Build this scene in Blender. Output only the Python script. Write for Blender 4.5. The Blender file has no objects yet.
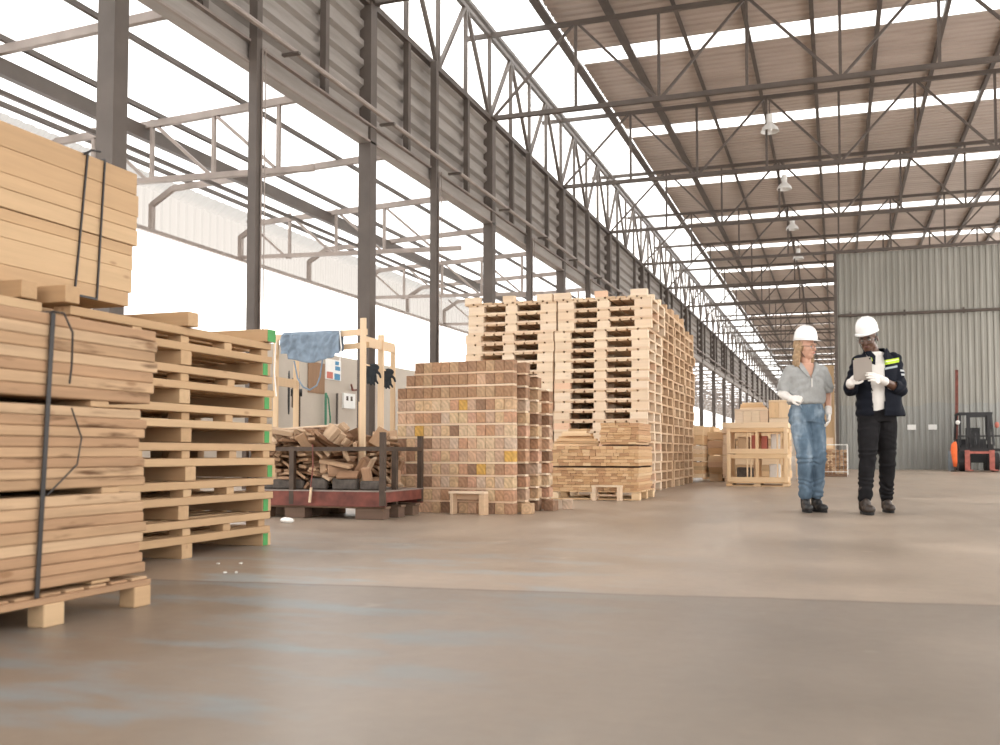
import bpy, bmesh, math, random
from mathutils import Vector, Matrix, Euler, noise as mnoise
C = bpy.context.scene
COL = C.collection
R = math.radians

# ------------------------------------------------------------------ camera, sky, exposure
cd = bpy.data.cameras.new('camera')
cam = bpy.data.objects.new('camera', cd); COL.objects.link(cam)
cam.location = (0, 0, 0.57)
cam.rotation_euler = (R(90 + 2.53), 0, R(18.95))
cd.sensor_width = 36; cd.lens = 36 * 0.971
cd.shift_x = -0.0032; cd.shift_y = 0.037
cd.clip_end = 400
cd.dof.use_dof = True; cd.dof.focus_distance = 9.3; cd.dof.aperture_fstop = 3.2
C.camera = cam
w = bpy.data.worlds.new('world'); C.world = w; w.use_nodes = True
bg = w.node_tree.nodes['Background']
bg.inputs[0].default_value = (1.0, 0.965, 0.92, 1); bg.inputs[1].default_value = 1.0
C.view_settings.view_transform = 'Standard'; C.view_settings.look = 'None'
C.view_settings.gamma = 1; C.view_settings.use_curve_mapping = False
C.view_settings.exposure = 1.92
C.cycles.max_bounces = 8; C.cycles.diffuse_bounces = 5; C.cycles.transparent_max_bounces = 16
C.cycles.use_denoising = True

# ------------------------------------------------------------------ measures of the hall
H = 0.57
XC = -6.65          # column line on the left
S = 5.45; Y0 = 7.6  # bay and first column
ZL, ZT = 7.41, 9.15 # truss chords
XR = 7.0
YEND = 148.0
YB = -14.0
def YK(k): return Y0 + S * k

# ------------------------------------------------------------------ materials
def nodes(name):
    m = bpy.data.materials.new(name); m.use_nodes = True
    nt = m.node_tree; b = nt.nodes['Principled BSDF']
    return m, nt, b
def N(nt, t, **kw):
    n = nt.nodes.new(t)
    for k, v in kw.items():
        if k.startswith('i_'):
            key = k[2:]
            n.inputs[int(key) if key.isdigit() else key].default_value = v
        else: setattr(n, k, v)
    return n
def ramp(nt, stops, interp='LINEAR'):
    n = nt.nodes.new('ShaderNodeValToRGB'); n.color_ramp.interpolation = interp
    e = n.color_ramp.elements
    e[0].position, e[0].color = stops[0][0], (*stops[0][1], 1)
    e[1].position, e[1].color = stops[-1][0], (*stops[-1][1], 1)
    for p, c in stops[1:-1]:
        x = e.new(p); x.color = (*c, 1)
    return n
def mixc(nt, f, a, b, mode='MIX'):
    n = nt.nodes.new('ShaderNodeMix'); n.data_type = 'RGBA'; n.blend_type = mode
    for i, v in ((0, f), (6, a), (7, b)):
        if isinstance(v, bpy.types.NodeSocket): nt.links.new(v, n.inputs[i])
        elif i == 0: n.inputs[0].default_value = v
        else: n.inputs[i].default_value = (*v, 1)
    return n.outputs[2]
def flat(name, col, rough=.6, metal=0, noise=.12, scale=6, spec=.5):
    m, nt, b = nodes(name)
    tc = N(nt, 'ShaderNodeTexCoord'); nz = N(nt, 'ShaderNodeTexNoise', i_Scale=scale, i_Detail=5.0)
    nt.links.new(tc.outputs['Object'], nz.inputs['Vector'])
    r = ramp(nt, [(.3, tuple(c * (1 - noise) for c in col)), (.7, tuple(min(1, c * (1 + noise)) for c in col))])
    nt.links.new(nz.outputs[0], r.inputs[0]); nt.links.new(r.outputs[0], b.inputs['Base Color'])
    b.inputs['Roughness'].default_value = rough; b.inputs['Metallic'].default_value = metal
    b.inputs['Specular IOR Level'].default_value = spec
    return m
def wood(name, stops, axis=1, rough=.75, dirt=0.0, dirtcol=(.16, .08, .035), grain=.22, knots=.35):
    """stops: colours picked per object; axis: long direction of the grain"""
    m, nt, b = nodes(name); L = nt.links
    tc = N(nt, 'ShaderNodeTexCoord'); oi = N(nt, 'ShaderNodeObjectInfo')
    sc = N(nt, 'ShaderNodeVectorMath', operation='SCALE'); sc.inputs[0].default_value = (37, 53, 71)
    L.new(oi.outputs['Random'], sc.inputs['Scale'])
    ad = N(nt, 'ShaderNodeVectorMath', operation='ADD'); L.new(tc.outputs['Object'], ad.inputs[0]); L.new(sc.outputs[0], ad.inputs[1])
    mp = N(nt, 'ShaderNodeMapping'); s = [28.0, 28.0, 28.0]; s[axis] = 1.6; mp.inputs['Scale'].default_value = s
    L.new(ad.outputs[0], mp.inputs[0])
    nz = N(nt, 'ShaderNodeTexNoise', i_Scale=1.0, i_Detail=6.0, i_Roughness=.6); L.new(mp.outputs[0], nz.inputs['Vector'])
    base = ramp(nt, [(i / (len(stops)), c) for i, c in enumerate(stops)], 'CONSTANT')
    L.new(oi.outputs['Random'], base.inputs[0])
    g = ramp(nt, [(.25, (1 - grain,) * 3), (.75, (1 + 0 * grain,) * 3)]); L.new(nz.outputs[0], g.inputs[0])
    col = mixc(nt, 1.0, base.outputs[0], g.outputs[0], 'MULTIPLY')
    if knots:
        mk = N(nt, 'ShaderNodeMapping'); s = [9.0, 9.0, 9.0]; s[axis] = 3.2; mk.inputs['Scale'].default_value = s
        L.new(ad.outputs[0], mk.inputs[0])
        vo = N(nt, 'ShaderNodeTexVoronoi', i_Scale=1.0); L.new(mk.outputs[0], vo.inputs['Vector'])
        kr = ramp(nt, [(.06, (knots,) * 3), (.12, (0,) * 3)]); L.new(vo.outputs['Distance'], kr.inputs[0])
        col = mixc(nt, kr.outputs[0], col, (.22, .11, .05))
    if dirt:
        md = N(nt, 'ShaderNodeMapping'); s = [16.0, 16.0, 22.0]; s[axis] = 2.6; md.inputs['Scale'].default_value = s
        L.new(ad.outputs[0], md.inputs[0])
        n2 = N(nt, 'ShaderNodeTexNoise', i_Scale=1.0, i_Detail=4.0); L.new(md.outputs[0], n2.inputs['Vector'])
        dr = ramp(nt, [(.60, (0,) * 3), (.71, (dirt,) * 3)]); L.new(n2.outputs[0], dr.inputs[0])
        col = mixc(nt, dr.outputs[0], col, dirtcol)
    L.new(col, b.inputs['Base Color']); b.inputs['Roughness'].default_value = rough
    b.inputs['Specular IOR Level'].default_value = .25
    bp = N(nt, 'ShaderNodeBump', i_Strength=.25, i_Distance=.004); L.new(nz.outputs[0], bp.inputs['Height']); L.new(bp.outputs[0], b.inputs['Normal'])
    return m
def endgrain(name, stops):
    m, nt, b = nodes(name); L = nt.links
    tc = N(nt, 'ShaderNodeTexCoord'); oi = N(nt, 'ShaderNodeObjectInfo')
    sc = N(nt, 'ShaderNodeVectorMath', operation='SCALE'); sc.inputs[0].default_value = (.12, 31, .09)
    L.new(oi.outputs['Random'], sc.inputs['Scale'])
    ad = N(nt, 'ShaderNodeVectorMath', operation='ADD'); L.new(tc.outputs['Object'], ad.inputs[0]); L.new(sc.outputs[0], ad.inputs[1])
    wv = N(nt, 'ShaderNodeTexWave', wave_type='RINGS', rings_direction='Y', i_Scale=9.0, i_Distortion=3.0, i_Detail=3.0)
    wv.inputs['Detail Scale'].default_value = 2
    L.new(ad.outputs[0], wv.inputs['Vector'])
    base = ramp(nt, [(i / len(stops), c) for i, c in enumerate(stops)], 'CONSTANT'); L.new(oi.outputs['Random'], base.inputs[0])
    g = ramp(nt, [(0, (.80,) * 3), (1, (1.0,) * 3)]); L.new(wv.outputs[0], g.inputs[0])
    nz = N(nt, 'ShaderNodeTexNoise', i_Scale=22.0, i_Detail=4.0); L.new(ad.outputs[0], nz.inputs['Vector'])
    g2 = ramp(nt, [(.3, (.72,) * 3), (.65, (1,) * 3)]); L.new(nz.outputs[0], g2.inputs[0])
    col = mixc(nt, 1.0, mixc(nt, 1.0, base.outputs[0], g.outputs[0], 'MULTIPLY'), g2.outputs[0], 'MULTIPLY')
    L.new(col, b.inputs['Base Color']); b.inputs['Roughness'].default_value = .8; b.inputs['Specular IOR Level'].default_value = .2
    return m
def sheet_mat(name, col, transp, transl=(.9, .9, .88)):
    m = bpy.data.materials.new(name); m.use_nodes = True; nt = m.node_tree; nt.nodes.clear()
    o = N(nt, 'ShaderNodeOutputMaterial'); t = N(nt, 'ShaderNodeBsdfTransparent'); t.inputs[0].default_value = (*col, 1)
    l = N(nt, 'ShaderNodeBsdfTranslucent'); l.inputs[0].default_value = (*transl, 1)
    mx = N(nt, 'ShaderNodeMixShader'); mx.inputs[0].default_value = 1 - transp
    nt.links.new(t.outputs[0], mx.inputs[1]); nt.links.new(l.outputs[0], mx.inputs[2]); nt.links.new(mx.outputs[0], o.inputs[0])
    return m

M = {}
PINE = [(.55, .37, .215), (.59, .405, .24), (.51, .34, .195), (.61, .43, .26), (.54, .365, .215)]
M['pine'] = wood('planed_pine', PINE, 1, grain=.16, knots=.5)
M['pine_x'] = wood('planed_pine_across', PINE, 0, grain=.16, knots=.3)
M['pine_z'] = wood('pine_upright', [(.74, .56, .38), (.78, .60, .42), (.70, .52, .34)], 2, grain=.12, knots=.3)
M['rough'] = wood('rough_sawn_pine', [(.55, .36, .215), (.59, .395, .24), (.51, .33, .195), (.62, .43, .27), (.49, .305, .18)], 1, grain=.36, dirt=1.0, dirtcol=(.12, .06, .028), knots=.6)
M['pal_x'] = wood('pale_pallet_wood_across', [(.80, .63, .47), (.84, .68, .52), (.76, .57, .41), (.82, .66, .48), (.73, .53, .37)], 0, grain=.14, knots=.25)
M['pal_y'] = wood('pale_pallet_wood_along', [(.74, .57, .40), (.70, .52, .36), (.66, .47, .31)], 1, grain=.16, knots=.2)
M['pal_b'] = wood('pallet_block_wood', [(.80, .64, .48), (.84, .69, .53), (.80, .62, .45), (.84, .68, .51), (.78, .62, .46), (.82, .66, .5), (.80, .54, .38), (.82, .67, .52), (.79, .62, .46)], 0, grain=.14, knots=.2)
M['gold_x'] = wood('yellow_crate_wood_across', [(.80, .57, .34), (.84, .62, .39), (.76, .52, .30), (.86, .67, .46)], 0, grain=.15, knots=.2)
M['gold_z'] = wood('yellow_crate_wood_upright', [(.82, .60, .37), (.85, .64, .42), (.78, .55, .33)], 2, grain=.15, knots=.2)
M['blocks'] = endgrain('block_end_grain', [(.66, .45, .28), (.70, .49, .30), (.62, .36, .23), (.65, .39, .27), (.46, .27, .17), (.73, .54, .36), (.60, .41, .29), (.70, .46, .31), (.33, .20, .13), (.72, .53, .33), (.66, .50, .38), (.56, .33, .20)])
M['darkblocks'] = endgrain('dark_block_end_grain', [(.50, .30, .18), (.45, .27, .16), (.54, .36, .22), (.40, .24, .15)])
M['orangeblock'] = endgrain('orange_stained_end_grain', [(.66, .36, .08), (.70, .42, .12)])
M['ends'] = wood('board_end_wood', [(.74, .50, .29), (.68, .44, .24), (.62, .38, .20), (.78, .56, .34), (.52, .31, .17), (.72, .48, .27), (.60, .36, .20)], 0, grain=.2, knots=.2)
M['scrap'] = wood('weathered_offcut', [(.44, .28, .17), (.54, .36, .23), (.34, .20, .12), (.60, .43, .29), (.28, .16, .09), (.48, .30, .19)], 0, grain=.3, dirt=.5, knots=.3)
M['oldwood'] = wood('dark_old_pallet_wood', [(.20, .13, .09), (.25, .16, .11), (.17, .11, .08)], 0, grain=.3, knots=.2)
M['green'] = flat('green_end_paint', (.06, .30, .08), .6)
M['steel'] = flat('brown_grey_painted_steel', (.090, .071, .060), .55, 0, .15, 3)
M['tsteel'] = flat('brown_truss_steel', (.085, .066, .055), .55, 0, .15, 3)
M['steel_l'] = flat('pale_grey_steel', (.27, .225, .20), .5, .2, .15, 3)
M['dsteel'] = flat('dark_cart_steel', (.075, .052, .038), .6, .3, .3, 9)
M['rust'] = flat('red_rusty_paint', (.16, .045, .032), .65, .1, .45, 9)
M['strap'] = flat('black_plastic_strap', (.025, .022, .022), .45)
M['black'] = flat('black_rubber', (.02, .02, .022), .6)
M['ragblack'] = flat('black_knit', (.02, .025, .03), .9)
M['charred'] = flat('dark_grey_offcut', (.09, .075, .065), .85, 0, .4, 20)
M['white'] = flat('white_plastic', (.85, .85, .83), .35, 0, .03)
M['paper'] = flat('white_paper', (.80, .80, .78), .8, 0, .03)
M['pred'] = flat('red_print', (.50, .15, .11), .7, 0, .05)
M['pblue'] = flat('blue_print', (.08, .25, .42), .7, 0, .05)
M['sheet'] = sheet_mat('translucent_roofing', (.95, .97, 1), .55)
M['fascia'] = sheet_mat('milky_ribbed_sheeting', (.42, .40, .38), .22, (.22, .21, .20))
M['glass'] = flat('lens_glass', (.5, .5, .5), .1)

def corr_mat(name, c1, c2, stain, split=None, cl=None):
    m, nt, b = nodes(name); L = nt.links
    tc = N(nt, 'ShaderNodeTexCoord'); mp = N(nt, 'ShaderNodeMapping'); mp.inputs['Scale'].default_value = stain
    L.new(tc.outputs['Object'], mp.inputs[0])
    nz = N(nt, 'ShaderNodeTexNoise', i_Scale=1.0, i_Detail=6.0, i_Roughness=.65); L.new(mp.outputs[0], nz.inputs['Vector'])
    r = ramp(nt, [(.3, c1), (.7, c2)]); L.new(nz.outputs[0], r.inputs[0]); col = r.outputs[0]
    if split is not None:
        sx = N(nt, 'ShaderNodeSeparateXYZ'); L.new(tc.outputs['Object'], sx.inputs[0])
        n2 = N(nt, 'ShaderNodeTexNoise', i_Scale=1.3); L.new(tc.outputs['Object'], n2.inputs['Vector'])
        a = N(nt, 'ShaderNodeMath', operation='MULTIPLY_ADD'); L.new(n2.outputs[0], a.inputs[0]); a.inputs[1].default_value = .5; L.new(sx.outputs[2], a.inputs[2])
        lt = N(nt, 'ShaderNodeMath', operation='LESS_THAN'); L.new(a.outputs[0], lt.inputs[0]); lt.inputs[1].default_value = split + .25
        r2 = ramp(nt, [(.25, cl[0]), (.72, cl[1])]); L.new(nz.outputs[0], r2.inputs[0])
        col = mixc(nt, lt.outputs[0], col, r2.outputs[0])
    L.new(col, b.inputs['Base Color']); b.inputs['Roughness'].default_value = .5; b.inputs['Metallic'].default_value = .15
    return m
M['roof'] = corr_mat('brown_grey_roof_sheet', (.40, .33, .285), (.52, .44, .39), (.4, 2.2, 1))
M['part'] = corr_mat('grey_partition_sheet', (.25, .24, .21), (.345, .335, .30), (2.2, 1, .25), 2.15, ((.215, .22, .205), (.335, .335, .315)))
M['band'] = corr_mat('galvanised_side_sheet', (.20, .178, .160), (.35, .32, .295), (1, .4, 4))
M['plaster'] = corr_mat('beige_yard_wall', (.42, .36, .30), (.50, .44, .37), (1, .6, .8))

def floor_mat():
    m, nt, b = nodes('worn_concrete'); L = nt.links
    tc = N(nt, 'ShaderNodeTexCoord')
    def nzz(scale, sc3=(1, 1, 1), det=6.0):
        mp = N(nt, 'ShaderNodeMapping'); mp.inputs['Scale'].default_value = sc3; L.new(tc.outputs['Object'], mp.inputs[0])
        n = N(nt, 'ShaderNodeTexNoise', i_Scale=scale, i_Detail=det, i_Roughness=.6); L.new(mp.outputs[0], n.inputs['Vector']); return n.outputs[0]
    a = nzz(.9); r = ramp(nt, [(.28, (.20, .162, .128)), (.72, (.315, .262, .215))]); L.new(a, r.inputs[0])
    c = nzz(.8, (1, .22, 1)); r2 = ramp(nt, [(.35, (.76,) * 3), (.65, (1.04,) * 3)]); L.new(c, r2.inputs[0])
    col = mixc(nt, 1.0, r.outputs[0], r2.outputs[0], 'MULTIPLY')
    f = nzz(14.0); r3 = ramp(nt, [(.3, (.9,) * 3), (.7, (1.0,) * 3)]); L.new(f, r3.inputs[0]); col = mixc(nt, 1.0, col, r3.outputs[0], 'MULTIPLY')
    # blue paint scuffs on the left of the aisle
    sx = N(nt, 'ShaderNodeSeparateXYZ'); L.new(tc.outputs['Object'], sx.inputs[0])
    mr = N(nt, 'ShaderNodeMapRange'); L.new(sx.outputs[0], mr.inputs[0]); mr.inputs[1].default_value = -.5; mr.inputs[2].default_value = -1.4
    nb = nzz(1.6, (.9, 2.2, 1)); rb = ramp(nt, [(.50, (0,) * 3), (.62, (.75,) * 3)]); L.new(nb, rb.inputs[0])
    mu = N(nt, 'ShaderNodeMath', operation='MULTIPLY'); L.new(mr.outputs[0], mu.inputs[0]); fy_ = N(nt, 'ShaderNodeMapRange'); L.new(sx.outputs[1], fy_.inputs[0]); fy_.inputs[1].default_value = 6.5; fy_.inputs[2].default_value = 4.0; m2_ = N(nt, 'ShaderNodeMath', operation='MULTIPLY'); L.new(rb.outputs[0], m2_.inputs[0]); L.new(fy_.outputs[0], m2_.inputs[1]); L.new(m2_.outputs[0], mu.inputs[1])
    col = mixc(nt, mu.outputs[0], col, (.20, .25, .28))
    # pale worn spots
    nw = nzz(2.6, (1, 1, 1), 3.0); rw = ramp(nt, [(.68, (0,) * 3), (.76, (.5,) * 3)]); L.new(nw, rw.inputs[0]); col = mixc(nt, rw.outputs[0], col, (.40, .36, .31))
    # slab joint across the aisle
    wob = nzz(2.0); ya = N(nt, 'ShaderNodeMath', operation='MULTIPLY_ADD'); L.new(wob, ya.inputs[0]); ya.inputs[1].default_value = .10; L.new(sx.outputs[1], ya.inputs[2])
    xa = N(nt, 'ShaderNodeMath', operation='MULTIPLY_ADD'); L.new(sx.outputs[0], xa.inputs[0]); xa.inputs[1].default_value = -.12; L.new(ya.outputs[0], xa.inputs[2])
    sb = N(nt, 'ShaderNodeMath', operation='SUBTRACT'); L.new(xa.outputs[0], sb.inputs[0]); sb.inputs[1].default_value = 4.03
    ab = N(nt, 'ShaderNodeMath', operation='ABSOLUTE'); L.new(sb.outputs[0], ab.inputs[0])
    rj = ramp(nt, [(.010, (.9,) * 3), (.026, (0,) * 3)]); L.new(ab.outputs[0], rj.inputs[0]); col = mixc(nt, rj.outputs[0], col, (.14, .11, .09))
    # far slab painted paler, standing in for the distant reflected glow
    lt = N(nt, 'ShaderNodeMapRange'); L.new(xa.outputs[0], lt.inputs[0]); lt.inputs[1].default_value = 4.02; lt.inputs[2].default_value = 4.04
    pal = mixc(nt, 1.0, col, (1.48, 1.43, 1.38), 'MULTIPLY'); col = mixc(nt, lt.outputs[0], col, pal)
    L.new(col, b.inputs['Base Color'])
    rr = ramp(nt, [(.3, (.30,) * 3), (.7, (.46,) * 3)]); L.new(a, rr.inputs[0]); L.new(rr.outputs[0], b.inputs['Roughness'])
    bp = N(nt, 'ShaderNodeBump', i_Strength=.12, i_Distance=.01); L.new(f, bp.inputs['Height']); L.new(bp.outputs[0], b.inputs['Normal'])
    return m
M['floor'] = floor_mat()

# ------------------------------------------------------------------ mesh helpers
BOXF = [(0, 3, 2, 1), (4, 5, 6, 7), (0, 1, 5, 4), (1, 2, 6, 5), (2, 3, 7, 6), (3, 0, 4, 7)]
class MB:
    def __init__(s): s.v = []; s.f = []
    def box(s, c, d, rot=None):
        n = len(s.v); hx, hy, hz = d[0] / 2, d[1] / 2, d[2] / 2
        for x, y, z in ((-hx, -hy, -hz), (hx, -hy, -hz), (hx, hy, -hz), (-hx, hy, -hz), (-hx, -hy, hz), (hx, -hy, hz), (hx, hy, hz), (-hx, hy, hz)):
            p = Vector((x, y, z))
            if rot is not None: p = rot @ p
            s.v.append((p.x + c[0], p.y + c[1], p.z + c[2]))
        s.f += [tuple(i + n for i in q) for q in BOXF]; return s
    def span(s, a, b):
        return s.box([(a[i] + b[i]) / 2 for i in range(3)], [abs(b[i] - a[i]) for i in range(3)])
    def bar(s, a, b, w_, h_=None, up=(0, 0, 1)):
        h_ = h_ or w_; a = Vector(a); b = Vector(b); d = b - a; L = d.length
        if L < 1e-6: return s
        z = d.normalized(); u = Vector(up)
        if abs(z.dot(u)) > .99: u = Vector((0, 1, 0))
        x = u.cross(z).normalized(); y = z.cross(x)
        rot = Matrix((x, y, z)).transposed()
        return s.box((a + b) / 2, (w_, h_, L), rot)
    def tube(s, pts, r, n=8, caps=True):
        pts = [Vector(p) for p in pts]; rs = r if isinstance(r, (list, tuple)) else [r] * len(pts)
        st = len(s.v); px = None
        for i, p in enumerate(pts):
            d = (pts[min(i + 1, len(pts) - 1)] - pts[max(i - 1, 0)]).normalized()
            if px is None:
                u = Vector((0, 0, 1)) if abs(d.z) < .9 else Vector((0, 1, 0)); px = u.cross(d).normalized()
            else:
                px = (px - d * px.dot(d)).normalized()
            py = d.cross(px)
            for k in range(n):
                a = 2 * math.pi * k / n; q = p + (px * math.cos(a) + py * math.sin(a)) * rs[i]; s.v.append(tuple(q))
        for i in range(len(pts) - 1):
            for k in range(n):
                a = st + i * n + k; b = st + i * n + (k + 1) % n; s.f.append((a, b, b + n, a + n))
        if caps:
            s.f.append(tuple(st + k for k in range(n))[::-1]); s.f.append(tuple(st + (len(pts) - 1) * n + k for k in range(n)))
        return s
    def ring_loft(s, rings, caps=True):
        st = len(s.v); n = len(rings[0])
        for r in rings: s.v += [tuple(p) for p in r]
        for i in range(len(rings) - 1):
            for k in range(n):
                a = st + i * n + k; b = st + i * n + (k + 1) % n; s.f.append((a, b, b + n, a + n))
        if caps:
            s.f.append(tuple(st + k for k in range(n))[::-1]); s.f.append(tuple(st + (len(rings) - 1) * n + k for k in range(n)))
        return s
    def ellipsoid(s, c, r, rot=None, nu=14, nv=9):
        rings = []
        for j in range(nv + 1):
            t = -math.pi / 2 + math.pi * (j + .0) / nv
            t = max(-1.5, min(1.5, t)); rg = []
            for k in range(nu):
                a = 2 * math.pi * k / nu
                p = Vector((r[0] * math.cos(t) * math.cos(a), r[1] * math.cos(t) * math.sin(a), r[2] * math.sin(t)))
                if rot is not None: p = rot @ p
                rg.append((p.x + c[0], p.y + c[1], p.z + c[2]))
            rings.append(rg)
        return s.ring_loft(rings)
    def mesh(s, name, mat, smooth=False):
        me = bpy.data.meshes.new(name); me.from_pydata(s.v, [], s.f); me.update()
        if mat is not None: me.materials.append(M[mat] if isinstance(mat, str) else mat)
        if smooth: me.polygons.foreach_set('use_smooth', [True] * len(me.polygons))
        return me
    def build(s, name, mat, parent=None, loc=(0, 0, 0), rot=(0, 0, 0), smooth=False):
        return link(name, s.mesh(name, mat, smooth), parent, loc, rot)
def link(name, me, parent=None, loc=(0, 0, 0), rot=(0, 0, 0)):
    o = bpy.data.objects.new(name, me); COL.objects.link(o); o.location = loc; o.rotation_euler = rot
    if parent is not None: o.parent = parent
    return o
def empty(name, loc=(0, 0, 0), rz=0):
    o = bpy.data.objects.new(name, None); COL.objects.link(o); o.location = loc; o.rotation_euler = (0, 0, rz); o.empty_display_size = .1
    return o
def tag(o, label, cat, group=None):
    o['label'] = label; o['category'] = cat
    if group: o['group'] = group
    return o
def struct(o): o['kind'] = 'structure'; return o
_bc = {}
def bevbox(d, mat, bev=.003):
    key = (tuple(round(x, 4) for x in d), mat, bev)
    if key not in _bc:
        bm = bmesh.new(); bmesh.ops.create_cube(bm, size=1); bmesh.ops.scale(bm, vec=d, verts=bm.verts)
        if bev: bmesh.ops.bevel(bm, geom=list(bm.edges), offset=bev, segments=1, affect='EDGES')
        me = bpy.data.meshes.new('board'); bm.to_mesh(me); bm.free(); me.materials.append(M[mat]); _bc[key] = me
    return _bc[key]
WORD = ['first', 'second', 'third', 'fourth', 'fifth', 'sixth', 'seventh', 'eighth', 'ninth']
def bx(name, d, loc, mat, parent=None, rot=(0, 0, 0), bev=.003):
    return link(name, bevbox(d, mat, bev), parent, loc, rot)
def copy_tree(o, parent=None):
    c = o.copy(); COL.objects.link(c); c.parent = parent
    for ch in list(o.children): copy_tree(ch, c)
    return c

# ------------------------------------------------------------------ floor, roof, walls
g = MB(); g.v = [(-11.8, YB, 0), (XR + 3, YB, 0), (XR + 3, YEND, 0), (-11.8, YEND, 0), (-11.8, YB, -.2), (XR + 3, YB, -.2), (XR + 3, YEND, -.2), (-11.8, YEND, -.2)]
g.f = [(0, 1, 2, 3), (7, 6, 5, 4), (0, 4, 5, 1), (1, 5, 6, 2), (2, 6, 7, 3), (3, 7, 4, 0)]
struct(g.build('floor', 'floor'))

ZR = 9.42
def ribs(y0, y1, x0, x1, z, pitch=.25, h=.035):
    """trapezoid sheet with ribs along X"""
    m = MB(); ys = []
    y = y0
    while y < y1 - 1e-6:
        for a, b in ((0, 0), (.55, 0), (.7, h), (.85, h)):
            if y + a * pitch < y1: ys.append((y + a * pitch, b))
        y += pitch
    ys.append((y1, 0)); n = len(ys)
    for t in (0, .006):
        for yy, b in ys: m.v += [(x0, yy, z + b + t), (x1, yy, z + b + t)]
    for i in range(n - 1): m.f += [(2 * i, 2 * i + 1, 2 * i + 3, 2 * i + 2)[::-1], (2 * n + 2 * i, 2 * n + 2 * i + 1, 2 * n + 2 * i + 3, 2 * n + 2 * i + 2)]
    return m
# roof: opaque sheets between the translucent strips, translucent edge on the left
roof = MB(); strips = []
ys = [20.85 + S * k for k in range(-6, 24)]
prev = YB
for c in ys:
    a, b = c - .37, c + .37
    if b > YEND: break
    q = ribs(prev, a, -5.35, XR + .3, ZR); n = len(roof.v); roof.v += q.v; roof.f += [tuple(i + n for i in f) for f in q.f]
    strips.append((a, b)); prev = b
q = ribs(prev, YEND, -5.35, XR + .3, ZR); n = len(roof.v); roof.v += q.v; roof.f += [tuple(i + n for i in f) for f in q.f]
struct(roof.build('ceiling', 'roof'))
wn = 0
for a, b in strips:
    wn += 1; m = MB(); m.span((-5.35, a - .02, ZR + .045), (XR + .3, b + .02, ZR + .05)); struct(m.build('window_%d' % wn, 'sheet'))
wn += 1; struct(ribs(YB, YEND, -7.3, -5.35, ZR).build('window_%d' % wn, 'sheet'))

# partition wall right of the aisle
yp = YK(5) + .12
def vribs(x0, x1, y, z0, z1, pitch, h):
    m = MB(); xs = []; x = x0
    while x < x1 - 1e-6:
        for a, b in ((0, 0), (.5, 0), (.62, h), (.88, h)): xs.append((min(x + a * pitch, x1), b))
        x += pitch
    xs.append((x1, 0)); n = len(xs)
    for t in (0, .01):
        for xx, b in xs: m.v += [(xx, y - b + t, z0), (xx, y - b + t, z1)]
    for i in range(n - 1): m.f += [(2 * i, 2 * i + 2, 2 * i + 3, 2 * i + 1), (2 * n + 2 * i, 2 * n + 2 * i + 1, 2 * n + 2 * i + 3, 2 * n + 2 * i + 2)]
    return m
struct(vribs(0.03, XR, yp, 0, ZL - .05, .19, .045).build('wall_partition', 'part'))
struct(MB().span((XR, YB, 0), (XR + .12, YEND, 1.2)).build('wall_right', 'part'))
struct(MB().span((XR, YB, 6.2), (XR + .12, YEND, 7.4)).build('wall_right_band', 'band'))
struct(MB().span((XC, YEND - .1, 0), (XR, YEND, ZR)).build('wall_end', 'plaster'))
# yard wall behind the lean-to
wl = struct(MB().span((-11.75, 4, 0), (-11.5, YEND, 2.92)).build('wall_left', 'plaster'))
# side sheeting band above the opening
zb0, zb1 = 5.5, 7.33
m = MB(); zs = []; z = zb0
while z < zb1 - 1e-6:
    for a, b in ((0, 0), (.30, .0), (.42, .07), (.85, .07)): zs.append((min(z + a * .30, zb1), b))
    z += .30
zs.append((zb1, 0)); n = len(zs)
for t in (0, -.01):
    for zz, b in zs: m.v += [(XC - .02 + t - b, YB, zz), (XC - .02 + t - b, YEND, zz)]
for i in range(n - 1): m.f += [(2 * i, 2 * i + 1, 2 * i + 3, 2 * i + 2), (2 * n + 2 * i, 2 * n + 2 * i + 2, 2 * n + 2 * i + 3, 2 * n + 2 * i + 1)]
band = struct(m.build('wall_band', 'band'))
struct(MB().span((XC - .10, YB, 5.22), (XC + .06, YEND, 5.5)).build('trim_1', 'band'))
struct(MB().span((XC + .06, YB, 5.46), (XC + .12, YEND, 5.49)).span((XC + .06, YB, 5.22), (XC + .10, YEND, 5.25)).build('trim_3', 'steel_l'))
struct(MB().span((XC - .08, YB, 7.33), (XC + .08, YEND, 7.43)).build('trim_2', 'steel'))
for k in [x * .25 for x in range(0, 44)]:
    if k % 1 == 0 or k % 1 == .5: continue
    MB().span((XC - .02, YK(k) - .05, 5.5), (XC + .07, YK(k) + .05, 7.33)).build('mullion', 'steel', band)

# lean-to roof and fascia
struct(MB().span((-11.9, YB, 5.50), (XC - .15, YEND, 5.51)).build('ceiling_lean_to', 'sheet'))
f = MB(); y = 4.0; n = 0; pts = []
while y < YEND:
    for a, b in ((0, 0), (.1, 0), (.14, .03), (.2, .03)): pts.append((y + a, b))
    y += .24
for yy, b in pts: f.v += [(-11.56 - b, yy, 4.5), (-11.56 - b, yy, 5.28), (-11.30 - b, yy, 5.46)]
for i in range(len(pts) - 1): f.f += [(3 * i, 3 * i + 1, 3 * i + 4, 3 * i + 3), (3 * i + 1, 3 * i + 2, 3 * i + 5, 3 * i + 4)]
struct(f.build('wall_fascia', 'fascia'))

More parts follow.
